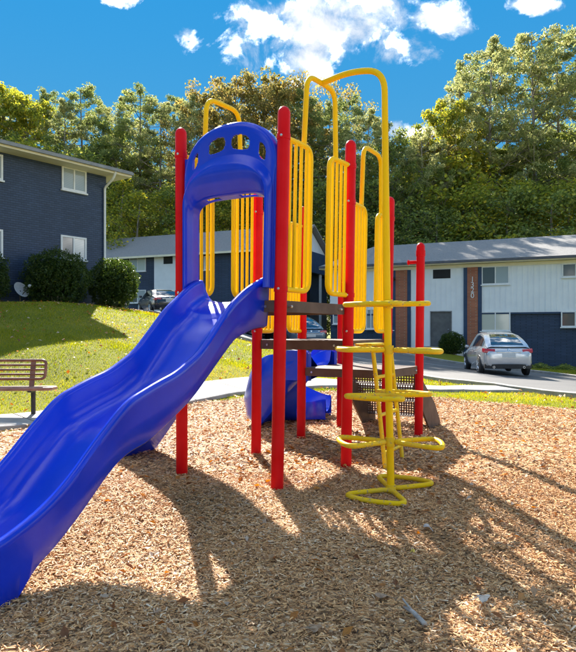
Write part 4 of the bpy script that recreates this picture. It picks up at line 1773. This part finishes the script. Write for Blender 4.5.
# --- farther building uphill, gable end showing between the posts
def back_building():
    pR = Vector((0.0, 46.4, 0))
    d = Vector((13.7, -6.0, 0)).normalized()
    Lw = 25.0
    o = pR - d * Lw
    F = Face(o, d, 1.5)
    depth = 8.2
    zt = 7.35
    root = thing('apartment_building', 'farther grey roofed apartment block uphill with navy and white walls', 'building', (pR.x, pR.y, 0.8))

    def a_of(px):
        q = (px - 288) / F_PX
        return (q * F.o.y - F.o.x) / (F.d.x - q * F.d.y)

    def z_of(px, py):
        yy = F.o.y + F.d.y * a_of(px)
        return CAM_H + (Y_HOR - py) * yy / F_PX
    m = MB()
    prism(m, [F.p(0, 0), F.p(Lw, 0), F.p(Lw, 0, -depth), F.p(0, 0, -depth)], -0.6, zt)
    m.build('wall', M['navy_brick'], root)
    s = MB()
    for (p0, p1) in ((154.5, 196),):
        F.slab(s, a_of(p0), a_of(p1), 0.5, zt - 0.01, 0.001, 0.05)
    sd = s.build('siding', M['siding'], root)
    v = MB()
    F.slab(v, a_of(164), a_of(173), z_of(168, 264), z_of(168, 256), 0.0, 0.07)
    v.build('vent', M['dark'], root)
    dr = MB()
    F.slab(dr, a_of(161), a_of(173), z_of(168, 312), z_of(168, 291), 0.0, 0.07)
    dr.build('doorway', M['dark'], root)

    def W(px0, px1, y0, y1, **kw):
        mid = (px0 + px1) / 2
        return window(F, root, a_of(px0), a_of(px1), z_of(mid, y1), z_of(mid, y0), **kw)
    W(129.5, 146, 256, 271.5, pane='pane', pane2='pane_pale')
    W(129.5, 146, 290, 303, pane='pane_dark', pane2='pane')
    W(262, 274, 258, 272, pane='pane', pane2='pane')
    W(204, 211, 256, 270, pane='pane_pale')
    # gable end
    G = Face(F.p(Lw, 0), -F.n, 1.0)
    rise = 2.1
    g = MB()
    tri = [G.p(0, zt, 0.04), G.p(depth, zt, 0.04), G.p(depth / 2, zt + rise, 0.04)]
    trib = [G.p(0, zt, -0.1), G.p(depth, zt, -0.1), G.p(depth / 2, zt + rise, -0.1)]
    g.add(tri + trib, [(0, 1, 2), (5, 4, 3), (0, 3, 4, 1), (1, 4, 5, 2), (2, 5, 3, 0)])
    g.build('gable', M['siding'], root)
    b = MB()
    G.slab(b, -0.05, depth + 0.05, zt - 1.6, zt - 0.02, 0.002, 0.9)
    b.build('porch_roof', M['navy'], root)
    op = MB()
    G.slab(op, 1.2, 4.2, 0.9, zt - 1.8, 0.002, 0.04)
    op.build('opening', M['dark'], root)
    for x in (0.4, 4.6, 7.6):
        c = MB()
        G.slab(c, x, x + 0.16, 0.2, zt - 1.605, 0.66, 0.82)
        c.build('porch_post', M['white'], root)
    # gabled roof with overhang
    ov = 0.5
    r = MB()
    z0 = zt - 0.05
    t = Vector((0, 0, 0.14))
    sl = rise / (depth / 2)
    A = [F.p(-ov, z0 - ov * sl + 0.12, ov), F.p(Lw + ov, z0 - ov * sl + 0.12, ov), F.p(Lw + ov, z0 + rise + 0.12, -depth / 2), F.p(-ov, z0 + rise + 0.12, -depth / 2), F.p(Lw + ov, z0 - ov * sl + 0.12, -depth - ov), F.p(-ov, z0 - ov * sl + 0.12, -depth - ov)]
    B = [p + t for p in A]
    r.add(A + B, [(6, 7, 8, 9), (9, 8, 10, 11), (0, 3, 2, 1), (3, 5, 4, 2), (0, 1, 7, 6), (4, 5, 11, 10), (1, 2, 8, 7), (2, 4, 10, 8), (3, 0, 6, 9), (5, 3, 9, 11)])
    r.build('roof', M['shingle'], root)
    gt = MB()
    F.slab(gt, -ov, Lw + ov, z0 - ov * sl + 0.10, z0 - ov * sl + 0.25, ov + 0.005, ov + 0.12)
    gt.build('gutter', M['cream'], root)


back_building()

# ------------------------------------------------------------------ cars


def car_paint(name, c, c2=None, metallic=0.4, rough=0.25):
    return noisy(name, c, c2 or tuple(k * 1.08 for k in c), 3, rough, metallic=metallic, coat=0.8)


M['tyre'] = noisy('tyre_rubber', (0.012, 0.012, 0.012), (0.022, 0.022, 0.022), 20, 0.8)
M['rim'] = noisy('alloy', (0.55, 0.56, 0.58), (0.7, 0.7, 0.72), 10, 0.25, metallic=0.9)
M['glass_dark'] = noisy('tinted_glass', (0.012, 0.018, 0.026), (0.02, 0.028, 0.04), 3, 0.04, coat=1.0)
M['tail'] = noisy('tail_lamp_red', (0.42, 0.01, 0.015), (0.55, 0.02, 0.03), 30, 0.15, coat=0.8)
M['head'] = noisy('lamp_clear', (0.6, 0.62, 0.65), (0.75, 0.77, 0.8), 30, 0.1, coat=0.8)
M['plastic_black'] = noisy('black_plastic', (0.018, 0.018, 0.02), (0.03, 0.03, 0.032), 15, 0.5)
M['plate'] = noisy('number_plate', (0.5, 0.52, 0.55), (0.65, 0.65, 0.62), 60, 0.4)


def build_car(name, label, paint, loc, yaw, pitch=0.0, hatch=True, group=None):
    root = thing(name, label, 'car', (0, 0, 0), group)
    st = [(-2.44, .46, .80, .66), (-2.41, .38, .93, .80), (-2.33, .33, 1.02, .86), (-2.1, .30, 1.10, .905), (-1.5, .28, 1.09, .93), (-0.6, .27, 1.05, .935), (0.4, .27, 1.02, .935), (1.15, .27, .99, .93), (1.7, .28, .94, .91), (2.1, .30, .87, .87), (2.36, .36, .76, .78), (2.47, .45, .64, .62)]
    if not hatch:
        st = [(a, b, c - (0.06 if a < -1.6 else 0), w) for a, b, c, w in st]

    def interp_st(y):
        ys_ = [q[0] for q in st]
        return [float(np.interp(y, ys_, [q[k] for q in st])) for k in (1, 2, 3)]
    rings = []
    yy = []
    for a, b in zip(st[:-1], st[1:]):
        for t in (0, 0.34, 0.67):
            yy.append(a[0] * (1 - t) + b[0] * t)
    yy.append(st[-1][0])
    for y in yy:
        zb, zs, w = interp_st(y)
        h = [(0.0, zb), (0.80 * w, zb), (0.93 * w, zb + 0.05), (0.985 * w, zb + 0.16), (w, zb + (zs - zb) * 0.45), (0.992 * w, zb + (zs - zb) * 0.68), (0.965 * w, zs - 0.10), (0.915 * w, zs - 0.02), (0.80 * w, zs), (0.4 * w, zs + 0.025), (0, zs + 0.03)]
        rings.append([(x, y, z) for x, z in h] + [(-x, y, z) for x, z in reversed(h[1:-1])])
    m = MB()
    m.loft(rings, True, True)
    body = m.build('body', paint, root, True, 35)
    # greenhouse
    if hatch:
        top = [(-2.26, 1.10), (-2.0, 1.24), (-1.6, 1.42), (-1.1, 1.57), (-0.5, 1.645), (0.0, 1.66), (0.4, 1.62), (0.75, 1.45), (1.3, 1.03)]
    else:
        top = [(-1.75, 1.06), (-1.5, 1.20), (-1.2, 1.36), (-0.8, 1.44), (-0.3, 1.47), (0.1, 1.46), (0.4, 1.42), (0.75, 1.27), (1.3, 1.01)]

    def ztop(y):
        return float(np.interp(y, [q[0] for q in top], [q[1] for q in top]))

    def Gp(y, v, sg, off=0.0):
        """side of the greenhouse, v 0 belt .. 1 roof rail"""
        zb, zs, w = interp_st(y)
        z0, z1 = zs - 0.03, max(zs + 0.0, ztop(y) - 0.04)
        x0, x1 = 0.90 * w, 0.66 * w
        kk = max(0.0, (z1 - z0) / 0.62)
        x1 = x0 + (x1 - x0) * min(1, kk)
        x = x0 + (x1 - x0) * v
        return Vector((sg * (x + off), y, z0 + (z1 - z0) * v + off * 0.35))
    rings = []
    ys_ = np.linspace(top[0][0], top[-1][0], 34)
    for y in ys_:
        h = [Gp(y, v, 1) for v in (0, 0.5, 0.9, 1.0)]
        zt_ = ztop(y)
        h += [Vector((h[3].x * 0.86, y, max(h[3].z, zt_ - 0.008))), Vector((h[3].x * 0.4, y, max(h[3].z, zt_ + 0.008))), Vector((0, y, max(h[3].z, zt_ + 0.012)))]
        rings.append(h + [Vector((-p.x, p.y, p.z)) for p in reversed(h[:-1])])
    g = MB()
    g.loft(rings, False)
    cab = g.build('cabin', paint, root, True, 35)
    # side glass in three lights per side
    y0, y1 = (top[1][0] + 0.25, top[-1][0] - 0.25)
    cuts = [(y0, y0 + (y1 - y0) * 0.24), (y0 + (y1 - y0) * 0.265, y0 + (y1 - y0) * 0.60), (y0 + (y1 - y0) * 0.63, y1)]
    for sg in (-1, 1):
        for (a, b) in cuts:
            rr = []
            for y in np.linspace(a, b, 8):
                rr.append([Gp(y, v, sg, 0.006) for v in (0.14, 0.4, 0.65, 0.86)])
            q = MB()
            q.loft(rr, False)
            q.build('side_window', M['glass_dark'], cab, True)

    def top_patch(a, b, wa, wb, nm, off=0.008):
        rr = []
        for y in np.linspace(a, b, 9):
            t = (y - a) / (b - a)
            wx = wa + (wb - wa) * t
            z = ztop(y)
            e = Gp(y, 1, 1)
            rr.append([Vector((x, y, max(e.z, z + (0.012 - 0.02 * abs(x / 0.6) ** 2)) + off)) for x in np.linspace(-wx, wx, 9)])
        q = MB()
        q.loft(rr, False)
        return q.build(nm, M['glass_dark'], cab, True)
    top_patch(top[0][0] + 0.12, top[3][0] - 0.05, 0.60, 0.46, 'rear_window', 0.012)
    top_patch(top[-3][0] + 0.02, top[-1][0] - 0.08, 0.47, 0.62, 'windscreen', 0.012)
    # wheels with arches
    for sx in (-1, 1):
        for wy in (-1.45, 1.42):
            ar = MB()
            ar.lathe([(0.40, -0.12), (0.40, 0.006), (0.375, 0.012), (0.30, 0.004)], (sx * 0.932, wy, 0.37), 24, (sx, 0, 0))
            ar.build('wheel_arch', M['plastic_black'], body, True, 40)
            wc = Vector((sx * 0.87, wy, 0.35))
            t = MB()
            t.lathe([(0.22, -0.11), (0.33, -0.11), (0.352, -0.07), (0.352, 0.06), (0.33, 0.088), (0.24, 0.09)], wc, 28, (sx, 0, 0))
            wh = t.build('wheel', M['tyre'], root, True, 40)
            rm = MB()
            rm.lathe([(0.235, 0.05), (0.24, 0.095), (0.215, 0.098), (0.20, 0.06)], wc, 24, (sx, 0, 0))
            for k in range(5):
                a = 2 * PI * k / 5
                e = Vector((0, math.cos(a), math.sin(a))) * 0.21
                rm.tube([wc + Vector((sx * 0.09, 0, 0)), wc + Vector((sx * 0.085, 0, 0)) + e], [0.035, 0.026], 6)
            rm.build('rim', M['rim'], wh, True, 40)
    # rear end
    zl = 0.93 if hatch else 0.86
    for sx in (-1, 1):
        t = MB()
        rr = []
        for q in range(7):
            k = q / 6
            x = sx * (0.50 + 0.37 * min(1, k * 1.5)) if k < 0.67 else sx * (0.875 + 0.02 * (k - 0.67) * 3)
            y = -2.40 + 0.05 * k if k < 0.67 else -2.33 + (k - 0.67) * 0.9
            rr.append([Vector((x, y - 0.012, zl - 0.07 + 0.03 * k)), Vector((x * 1.012, y - 0.02, zl + 0.02)), Vector((x * 0.995, y + 0.02, zl + 0.085 + 0.03 * k))])
        t.loft(rr, False)
        t.loft([[p + Vector((0, 0.04, 0)) for p in r] for r in rr], False)
        t.build('tail_lamp', M['tail'], root, True, 40)
        hl = MB()
        hl.bbox((sx * 0.68, 2.30, 0.72), (0.30, 0.22, 0.13), 0.03, Matrix.Rotation(-sx * 0.45, 3, 'Z'))
        hl.build('headlamp', M['head'], root, True, 40)
        ex = MB()
        ex.lathe([(0.032, -0.10), (0.045, -0.02), (0.045, 0.03), (0.03, 0.03), (0.03, -0.02)], (sx * 0.55, -2.43, 0.34), 14, (0, -1, 0))
        ex.build('exhaust_tip', M['rim'], root, True, 40)
        mr = MB()
        mr.bbox((sx * 1.0, 0.72, 1.06), (0.17, 0.10, 0.14), 0.035)
        mr.build('mirror', paint, root, True, 40)
        for hy in (-0.75, 0.25):
            dh = MB()
            dh.bbox((sx * 0.932, hy, 0.88), (0.03, 0.16, 0.03), 0.008)
            dh.build('door_handle', M['rim'], body, True, 40)
    b = MB()
    rr = []
    for x in np.linspace(-0.86, 0.86, 13):
        yb = -2.44 + 0.16 * abs(x / 0.86) ** 4
        rr.append([(x, yb + 0.15, 0.27), (x, yb - 0.012, 0.29), (x, yb - 0.03, 0.44), (x, yb + 0.02, 0.47), (x, yb + 0.15, 0.46)])
    b.loft(rr, True, True)
    b.build('bumper_valance', M['plastic_black'], root, True, 40)
    b = MB()
    b.bbox((0, -2.435, 0.78), (0.50, 0.02, 0.16), 0.006)
    b.build('number_plate', M['plate'], root)
    b = MB()
    b.bbox((0, -2.428, 0.895), (0.90, 0.03, 0.05), 0.01)
    b.build('tailgate_trim', M['rim'], root)
    b = MB()
    b.lathe([(0.05, 0), (0.05, 0.012), (0.03, 0.016)], (0, -2.385, 0.99), 16, (0, -1, 0.3))
    b.build('emblem', M['rim'], root, True, 40)
    if hatch:
        b = MB()
        rr = []
        for x in np.linspace(-0.66, 0.66, 9):
            yb = -2.30 + 0.07 * abs(x / 0.66) ** 2
            rr.append([(x, yb, 1.085), (x, yb - 0.05, 1.10), (x, yb - 0.045, 1.118), (x, yb + 0.06, 1.125)])
        b.loft(rr, True, True)
        b.build('lip_spoiler', paint, root, True, 40)
    gl = MB()
    gl.bbox((0, 2.47, 0.62), (0.8, 0.03, 0.14), 0.01)
    gl.build('grille', M['plastic_black'], root)
    root.location = loc
    root.rotation_euler = (pitch, 0, yaw)
    return root


M['silver'] = car_paint('silver_paint', (0.50, 0.51, 0.53), (0.56, 0.57, 0.59), 0.5, 0.22)
M['darkblue'] = car_paint('dark_blue_paint', (0.015, 0.020, 0.035), None, 0.3)
M['greyblue'] = car_paint('grey_blue_paint', (0.12, 0.17, 0.23), None, 0.5)
M['blackp'] = car_paint('black_paint', (0.012, 0.012, 0.014), None, 0.2)


def car_at(x, y, yaw, *a, **k):
    d = Vector((-math.sin(yaw), math.cos(yaw)))
    zf, zr = tz(x + d.x * 1.4, y + d.y * 1.4), tz(x - d.x * 1.4, y - d.y * 1.4)
    return build_car(*a, loc=(x, y, (zf + zr) / 2 + 0.004), yaw=yaw, pitch=math.atan2(zf - zr, 2.8), **k)


car_at(8.55, 26.3, math.radians(-6), 'parked_car', 'silver hatchback crossover parked facing the white and navy building', M['silver'])
car_at(-7.7, 38.2, math.radians(25), 'parked_car', 'dark blue car with red tail lamp beside the clipped round shrub', M['darkblue'], hatch=False)
car_at(0.15, 34.0, math.radians(24), 'parked_car', 'grey blue car parked behind the climbing structure', M['greyblue'])
car_at(-2.3, 35.5, math.radians(24), 'parked_car', 'black car parked uphill of the grey blue car', M['blackp'], hatch=False)

# ------------------------------------------------------------------ shrubs


def shrub(name, label, x, y, rx, ry, h, nleaf=6500, box=2.6, size=0.07, group=None):
    g = tz(x, y)
    root = thing(name, label, 'shrub', (x, y, g), group)
    d = rng.normal(size=(nleaf, 3))
    d /= np.linalg.norm(d, axis=1)[:, None]
    k = (np.abs(d[:, 0]) ** box + np.abs(d[:, 1]) ** box + np.abs(d[:, 2]) ** box) ** (-1 / box)
    lump = 1 + 0.09 * np.sin(d[:, 0] * 7 + 1 + x) * np.sin(d[:, 2] * 6 + y) + 0.06 * np.sin(d[:, 1] * 11 + d[:, 2] * 7 + x * 3) + 0.04 * np.sin(d[:, 0] * 19 + d[:, 1] * 17)
    r = k * lump * (1 - 0.25 * rng.beta(1, 4, nleaf)) * (1 + 0.04 * rng.normal(size=nleaf))
    px, py, pz = d[:, 0] * r * rx, d[:, 1] * r * ry, h / 2 + d[:, 2] * r * h / 2
    pz = np.maximum(pz, 0.04)
    n = nleaf
    scatter_quads('foliage', M['hedge'], px, py, pz, rng.uniform(0.7, 1.4, n) * size * 1.3, rng.uniform(0.6, 1.1, n) * size * 0.75, rng.uniform(0, 6.3, n), rng.uniform(-1.2, 1.2, n), rng.uniform(-1.2, 1.2, n), np.clip(rng.beta(2, 2, n), 0, 1), bend=0.12, kind=None, parent=root, sharp=True)
    # inner mass of bigger leaves in darker tints
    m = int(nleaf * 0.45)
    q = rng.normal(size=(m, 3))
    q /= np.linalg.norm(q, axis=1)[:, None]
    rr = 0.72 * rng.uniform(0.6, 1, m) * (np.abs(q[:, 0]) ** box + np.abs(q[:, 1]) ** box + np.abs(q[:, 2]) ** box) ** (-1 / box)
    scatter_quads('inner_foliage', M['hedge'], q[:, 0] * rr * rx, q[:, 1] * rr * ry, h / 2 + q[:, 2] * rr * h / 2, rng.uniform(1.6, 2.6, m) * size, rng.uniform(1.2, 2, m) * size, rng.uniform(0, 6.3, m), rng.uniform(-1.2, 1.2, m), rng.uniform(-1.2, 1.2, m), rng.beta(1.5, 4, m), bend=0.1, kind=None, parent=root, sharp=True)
    s = MB()
    for k_ in range(5):
        a = k_ * 1.26
        s.tube([(x + 0.1 * math.cos(a), y + 0.1 * math.sin(a), g - 0.2), (x + 0.4 * rx * math.cos(a), y + 0.4 * ry * math.sin(a), g + h * 0.6)], [0.035, 0.015], 6)
    s.build('stem', M['bark'], root, True)
    return root


shrub('clipped_shrub', 'broad clipped shrub under the navy building windows, right of the satellite dish', -8.66, 23.9, 1.12, 0.95, 1.95, 8000)
shrub('clipped_shrub', 'round clipped shrub at the downspout corner of the navy building', -6.98, 25.4, 0.95, 0.95, 1.9, 8000, 2.2)
shrub('clipped_shrub', 'clipped shrub by the satellite dish, farthest from the downspout', -10.75, 22.3, 0.85, 0.85, 1.75, 6000)
q_ = FR.p(ra(460), 0, 1.4)
shrub('leafy_shrub', 'dark leafy shrub next to the doorway at the foot of the brick pilaster', q_.x - 0.2, q_.y, 0.72, 0.6, 1.25, 3500, 2.4)
# low ground cover along the navy ground floor
n = 5000
a_ = rng.uniform(ra(512), ra(640), n)
o_ = rng.uniform(0.15, 2.6, n)
cx = FR.o.x + FR.d.x * a_ + FR.n.x * o_
cy = FR.o.y + FR.d.y * a_ + FR.n.y * o_
scatter_quads('ground_cover', M['green'], cx, cy, terrain(cx, cy) + rng.uniform(0.0, 0.22, n) * (0.5 + 0.5 * np.sin(a_ * 5)), rng.uniform(0.08, 0.2, n), rng.uniform(0.04, 0.09, n), rng.uniform(0, 6.3, n), rng.uniform(-1, 1, n), rng.uniform(-1, 1, n), rng.beta(2, 2, n), bend=0.15, sharp=True)

# ------------------------------------------------------------------ trees


def tree_proto(kind, seed, leafmat, H=20.0, label='', group=''):
    """tree of height H at the origin; trunk with limbs and a crown of leaf clumps"""
    r = np.random.default_rng(seed)
    root = thing({'pine': 'pine_tree', 'broad': 'broadleaf_tree', 'under': 'small_tree', 'bare': 'thin_crowned_tree'}[kind], label, 'tree', (0, 0, 0), group)
    m = MB()
    tips = []
    bend = r.normal(0, 0.03, 2)

    def tp(t):
        return Vector((bend[0] * H * t * t, bend[1] * H * t * t, H * t))
    r0 = {'pine': 0.26, 'broad': 0.30, 'under': 0.14, 'bare': 0.2}[kind]
    topf = 0.97 if kind == 'pine' else 0.8
    P = [tp(t) for t in np.linspace(-0.02, topf, 12)]
    m.tube(P, [r0 * (1 - 0.88 * (k / 11)) for k in range(12)], 8)
    nl = {'pine': 50, 'broad': 48, 'under': 20, 'bare': 26}[kind]
    lo = {'pine': 0.36, 'broad': 0.26, 'under': 0.10, 'bare': 0.3}[kind]
    for k in range(nl):
        f = (k + r.uniform(0, 1)) / nl
        t = lo + (topf - lo) * f
        az = k * 2.4 + r.normal(0, 0.4)
        if kind == 'pine':
            ln = H * (0.145 * math.sin(PI * min(1, 0.22 + 0.72 * f)) + 0.025) * r.uniform(0.6, 1.3)
            rise = r.uniform(-0.05, 0.5)
        else:
            ln = H * (0.21 * math.sin(PI * min(1, 0.28 + 0.66 * f)) + 0.04) * r.uniform(0.65, 1.2)
            rise = r.uniform(0.3, 0.95)
        a = tp(t)
        dirv = Vector((math.cos(az), math.sin(az), rise)).normalized()
        b = a + dirv * ln * 0.55 + Vector((0, 0, -0.02 * ln))
        c = a + dirv * ln + Vector((0, 0, (0.08 if kind == 'pine' else -0.03) * ln))
        rl = r0 * 0.30 * (1 - 0.7 * f)
        m.tube([a, b, c], [rl, rl * 0.6, rl * 0.2], 5)
        tips += [(c, 1.0), (a.lerp(c, 0.72), 0.9)]
        if r.uniform() < 0.75:
            tips.append((a.lerp(c, 0.45), 0.75))
        for _ in range(2):
            sd = Vector((math.cos(az + r.normal(0, 0.9)), math.sin(az + r.normal(0, 0.9)), r.uniform(0, 0.7)))
            e = b + sd * ln * r.uniform(0.25, 0.5)
            m.tube([b, e], [rl * 0.4, rl * 0.15], 4)
            tips.append((e, 0.85))
    tips.append((tp(topf), 0.9))
    trunk = m.build('trunk', M['bark'], root, True)
    per = {'pine': 62, 'broad': 78, 'under': 56, 'bare': 34}[kind]
    cs = H * {'pine': 0.024, 'broad': 0.033, 'under': 0.075, 'bare': 0.045}[kind]
    pts, tint = [], []
    for (c, w) in tips:
        n = int(per * w * r.uniform(0.5, 1.3))
        q = r.normal(size=(n, 3))
        q /= np.linalg.norm(q, axis=1)[:, None]
        q *= (r.uniform(0, 1, (n, 1)) ** 0.45) * cs * w * r.uniform(0.75, 1.3)
        q[:, 2] *= 0.62
        pts.append(q + np.array(c)[None])
        tint.append(np.clip(r.beta(1.1, 1.7, n) * 0.78 + r.uniform(0, 0.26), 0, 1))
    pts = np.concatenate(pts)
    tint = np.concatenate(tint)
    n = len(pts)
    if kind == 'pine':
        ln, wd = r.uniform(0.009, 0.018, n) * H, r.uniform(0.0028, 0.0055, n) * H
    else:
        k_ = 20 / H
        ln, wd = r.uniform(0.007, 0.013, n) * H * k_ ** 0.5, r.uniform(0.005, 0.009, n) * H * k_ ** 0.5
    scatter_quads('crown', leafmat, pts[:, 0], pts[:, 1], pts[:, 2], ln, wd, r.uniform(0, 6.3, n), r.uniform(-1.0, 1.0, n), r.uniform(-1.3, 1.3, n), tint, bend=0.15, kind=None, parent=root, sharp=True)
    return root


PROTO = {
    'pineA': tree_proto('pine', 1, M['pine'], 20, 'tall dark green pine with a bare trunk rising behind the roofs', 'dark pines behind the buildings'),
    'pineB': tree_proto('pine', 2, M['pine_grey'], 20, 'tall pale grey green pine with airy upper branches behind the roofs', 'pale airy pines behind the buildings'),
    'broadA': tree_proto('broad', 4, M['olive'], 20, 'large olive brown broadleaf tree with a rounded crown behind the roofs', 'olive crowned trees behind the buildings'),
    'broadB': tree_proto('broad', 5, M['green'], 20, 'deep green broadleaf tree filling the space between the pines', 'green broadleaf trees behind the buildings'),
    'goldA': tree_proto('broad', 6, M['gold'], 16, 'yellow leaved autumn tree glowing among the pines', 'yellow leaved trees behind the buildings'),
    'underA': tree_proto('under', 7, M['green'], 8, 'low green understorey tree just above the roof line', 'green understorey trees'),
    'underB': tree_proto('under', 8, M['gold'], 8, 'low yellow green understorey tree just above the roof line', 'yellow green understorey trees'),
    'bare': tree_proto('bare', 9, M['olive'], 20, 'thin half bare tree showing fine twigs against the cloud', 'thin half bare trees'),
}
def crown_top(root):
    c = [o for o in root.children if o.name.startswith('crown')][0]
    n = len(c.data.vertices)
    co = np.empty(n * 3, np.float32)
    c.data.vertices.foreach_get('co', co)
    return float(np.percentile(co[2::3], 99.6))


PH = {k: crown_top(v) for k, v in PROTO.items()}
KINDS = {'pineA': 'tall dark green pine', 'pineB': 'tall pale airy pine', 'broadA': 'large olive brown round crowned tree', 'broadB': 'deep green broadleaf tree', 'goldA': 'yellow leaved autumn tree',
         'underA': 'low green understorey tree', 'underB': 'low yellow green understorey tree', 'bare': 'thin half bare twiggy tree'}
ZONES = ((60, 'behind the navy brick block'), (108, 'behind the downspout corner of the navy brick block'), (160, 'behind the windowed end of the farther grey roofed block'), (215, 'behind the white entrance bay of the farther block'), (285, 'behind the plain navy stretch of the farther block'),
         (345, 'behind the gable end of the farther block'), (408, 'behind the gable side end of the white sided block'), (460, 'behind the doorway bay of the white sided block'), (515, 'behind the numbered brick pilaster of the white sided block'), (9999, 'behind the far windows of the white sided block'))
used = set()


def plant(kind, px, py_top, Y, wide=1.0):
    """tree whose foot is at depth Y below photo column px and whose top reaches photo row py_top"""
    X = (px - 288) / F_PX * Y
    g = tz(X, Y)
    H = CAM_H + (Y_HOR - py_top) * Y / F_PX - g
    p = PROTO[kind]
    o = p if kind not in used else copy_tree(p)
    used.add(kind)
    s = H / PH[kind]
    o.location = (X, Y, g - 0.1)
    o.rotation_euler = (0, 0, random.uniform(0, 6.28))
    zone = [z for lim, z in ZONES if px < lim][0]
    o['label'] = KINDS[kind] + ' ' + (zone if Y > 65 else zone.replace('behind', 'close behind'))
    o['group'] = o['label'].replace('close ', '')
    w = s * wide * (0.82 if kind.startswith('pine') else 1.0)
    o.scale = (w, w, s)


# back row, tops following the skyline
for (k, x, yt, Y, w) in (
        ('pineB', -34, 74, 76, 1.0), ('pineA', -14, 84, 70, 1.0), ('goldA', 4, 84, 73, 0.85), ('pineB', 16, 92, 79, 0.9), ('goldA', 32, 98, 71, 0.8), ('pineA', 48, 92, 76, 0.95), ('pineB', 64, 102, 70, 0.9), ('pineA', 84, 88, 74, 1.15), ('pineB', 102, 104, 80, 0.9), ('broadB', 112, 118, 72, 0.8),
        ('pineB', 122, 100, 74, 0.85), ('pineA', 140, 88, 68, 1.25), ('pineB', 160, 100, 66, 0.95), ('pineA', 176, 96, 72, 1.0), ('pineB', 190, 98, 64, 0.85), ('broadA', 206, 90, 66, 0.75), ('pineB', 220, 92, 72, 0.9), ('broadA', 238, 79, 70, 0.85), ('broadA', 262, 75, 68, 0.85), ('broadA', 286, 82, 69, 0.8), ('pineA', 304, 92, 66, 1.0),
        ('pineB', 318, 108, 72, 0.9), ('bare', 338, 76, 78, 0.7), ('pineA', 334, 104, 64, 1.0), ('pineA', 352, 98, 70, 1.0), ('pineB', 366, 112, 60, 1.0), ('pineA', 382, 124, 66, 1.1), ('broadB', 396, 134, 58, 0.75), ('pineB', 408, 134, 63, 1.1), ('pineB', 424, 130, 57, 1.0), ('broadA', 436, 132, 62, 0.75),
        ('goldA', 450, 100, 61, 0.62), ('pineB', 462, 78, 64, 0.95), ('pineA', 474, 62, 67, 0.95), ('pineB', 488, 44, 61, 1.05), ('pineA', 510, 48, 68, 1.0), ('pineB', 536, 31, 61, 1.1), ('pineA', 560, 36, 66, 1.1), ('pineB', 586, 34, 61, 1.1), ('pineA', 610, 40, 66, 1.1)):
    plant(k, x, yt, Y, w)
# middle and front rows down to the roofs
for (k, x, yt, Y, w) in (
        ('broadB', 2, 128, 66, 0.8), ('underB', 26, 140, 64, 1.1), ('broadB', 52, 140, 66, 0.8), ('underA', 74, 152, 63, 1.1), ('broadB', 98, 140, 68, 0.8), ('underB', 118, 178, 60, 1.1), ('underB', 134, 192, 58, 1.1), ('broadB', 152, 148, 70, 0.8), ('underB', 168, 184, 60, 1.1), ('underA', 184, 186, 60, 1.1),
        ('broadB', 204, 140, 70, 0.8), ('underB', 214, 190, 60, 1.1), ('broadB', 234, 142, 72, 0.8), ('underA', 246, 186, 62, 1.2), ('broadB', 268, 138, 72, 0.8), ('underA', 280, 190, 62, 1.2), ('broadB', 302, 146, 70, 0.8), ('underA', 320, 188, 61, 1.2),
        ('underA', 346, 178, 60, 1.2), ('broadB', 360, 156, 66, 0.8), ('underA', 384, 182, 58, 1.2), ('broadB', 406, 166, 64, 0.8), ('underB', 424, 172, 60, 1.1), ('underA', 410, 200, 56, 1.2), ('underB', 446, 156, 58, 1.25), ('underB', 464, 148, 60, 1.2), ('underA', 436, 208, 54, 1.2),
        ('underB', 482, 186, 55, 1.2), ('broadB', 492, 140, 64, 0.8), ('underA', 506, 190, 54, 1.2), ('underB', 524, 180, 56, 1.2), ('broadB', 532, 130, 62, 0.8), ('underA', 550, 194, 53, 1.3), ('broadB', 566, 126, 64, 0.8), ('underB', 576, 178, 55, 1.2), ('underA', 600, 184, 54, 1.3)):
    plant(k, x, yt, Y, w)
for k in PROTO:
    if k not in used:
        print('unused proto', k)
# far wood behind, one mass
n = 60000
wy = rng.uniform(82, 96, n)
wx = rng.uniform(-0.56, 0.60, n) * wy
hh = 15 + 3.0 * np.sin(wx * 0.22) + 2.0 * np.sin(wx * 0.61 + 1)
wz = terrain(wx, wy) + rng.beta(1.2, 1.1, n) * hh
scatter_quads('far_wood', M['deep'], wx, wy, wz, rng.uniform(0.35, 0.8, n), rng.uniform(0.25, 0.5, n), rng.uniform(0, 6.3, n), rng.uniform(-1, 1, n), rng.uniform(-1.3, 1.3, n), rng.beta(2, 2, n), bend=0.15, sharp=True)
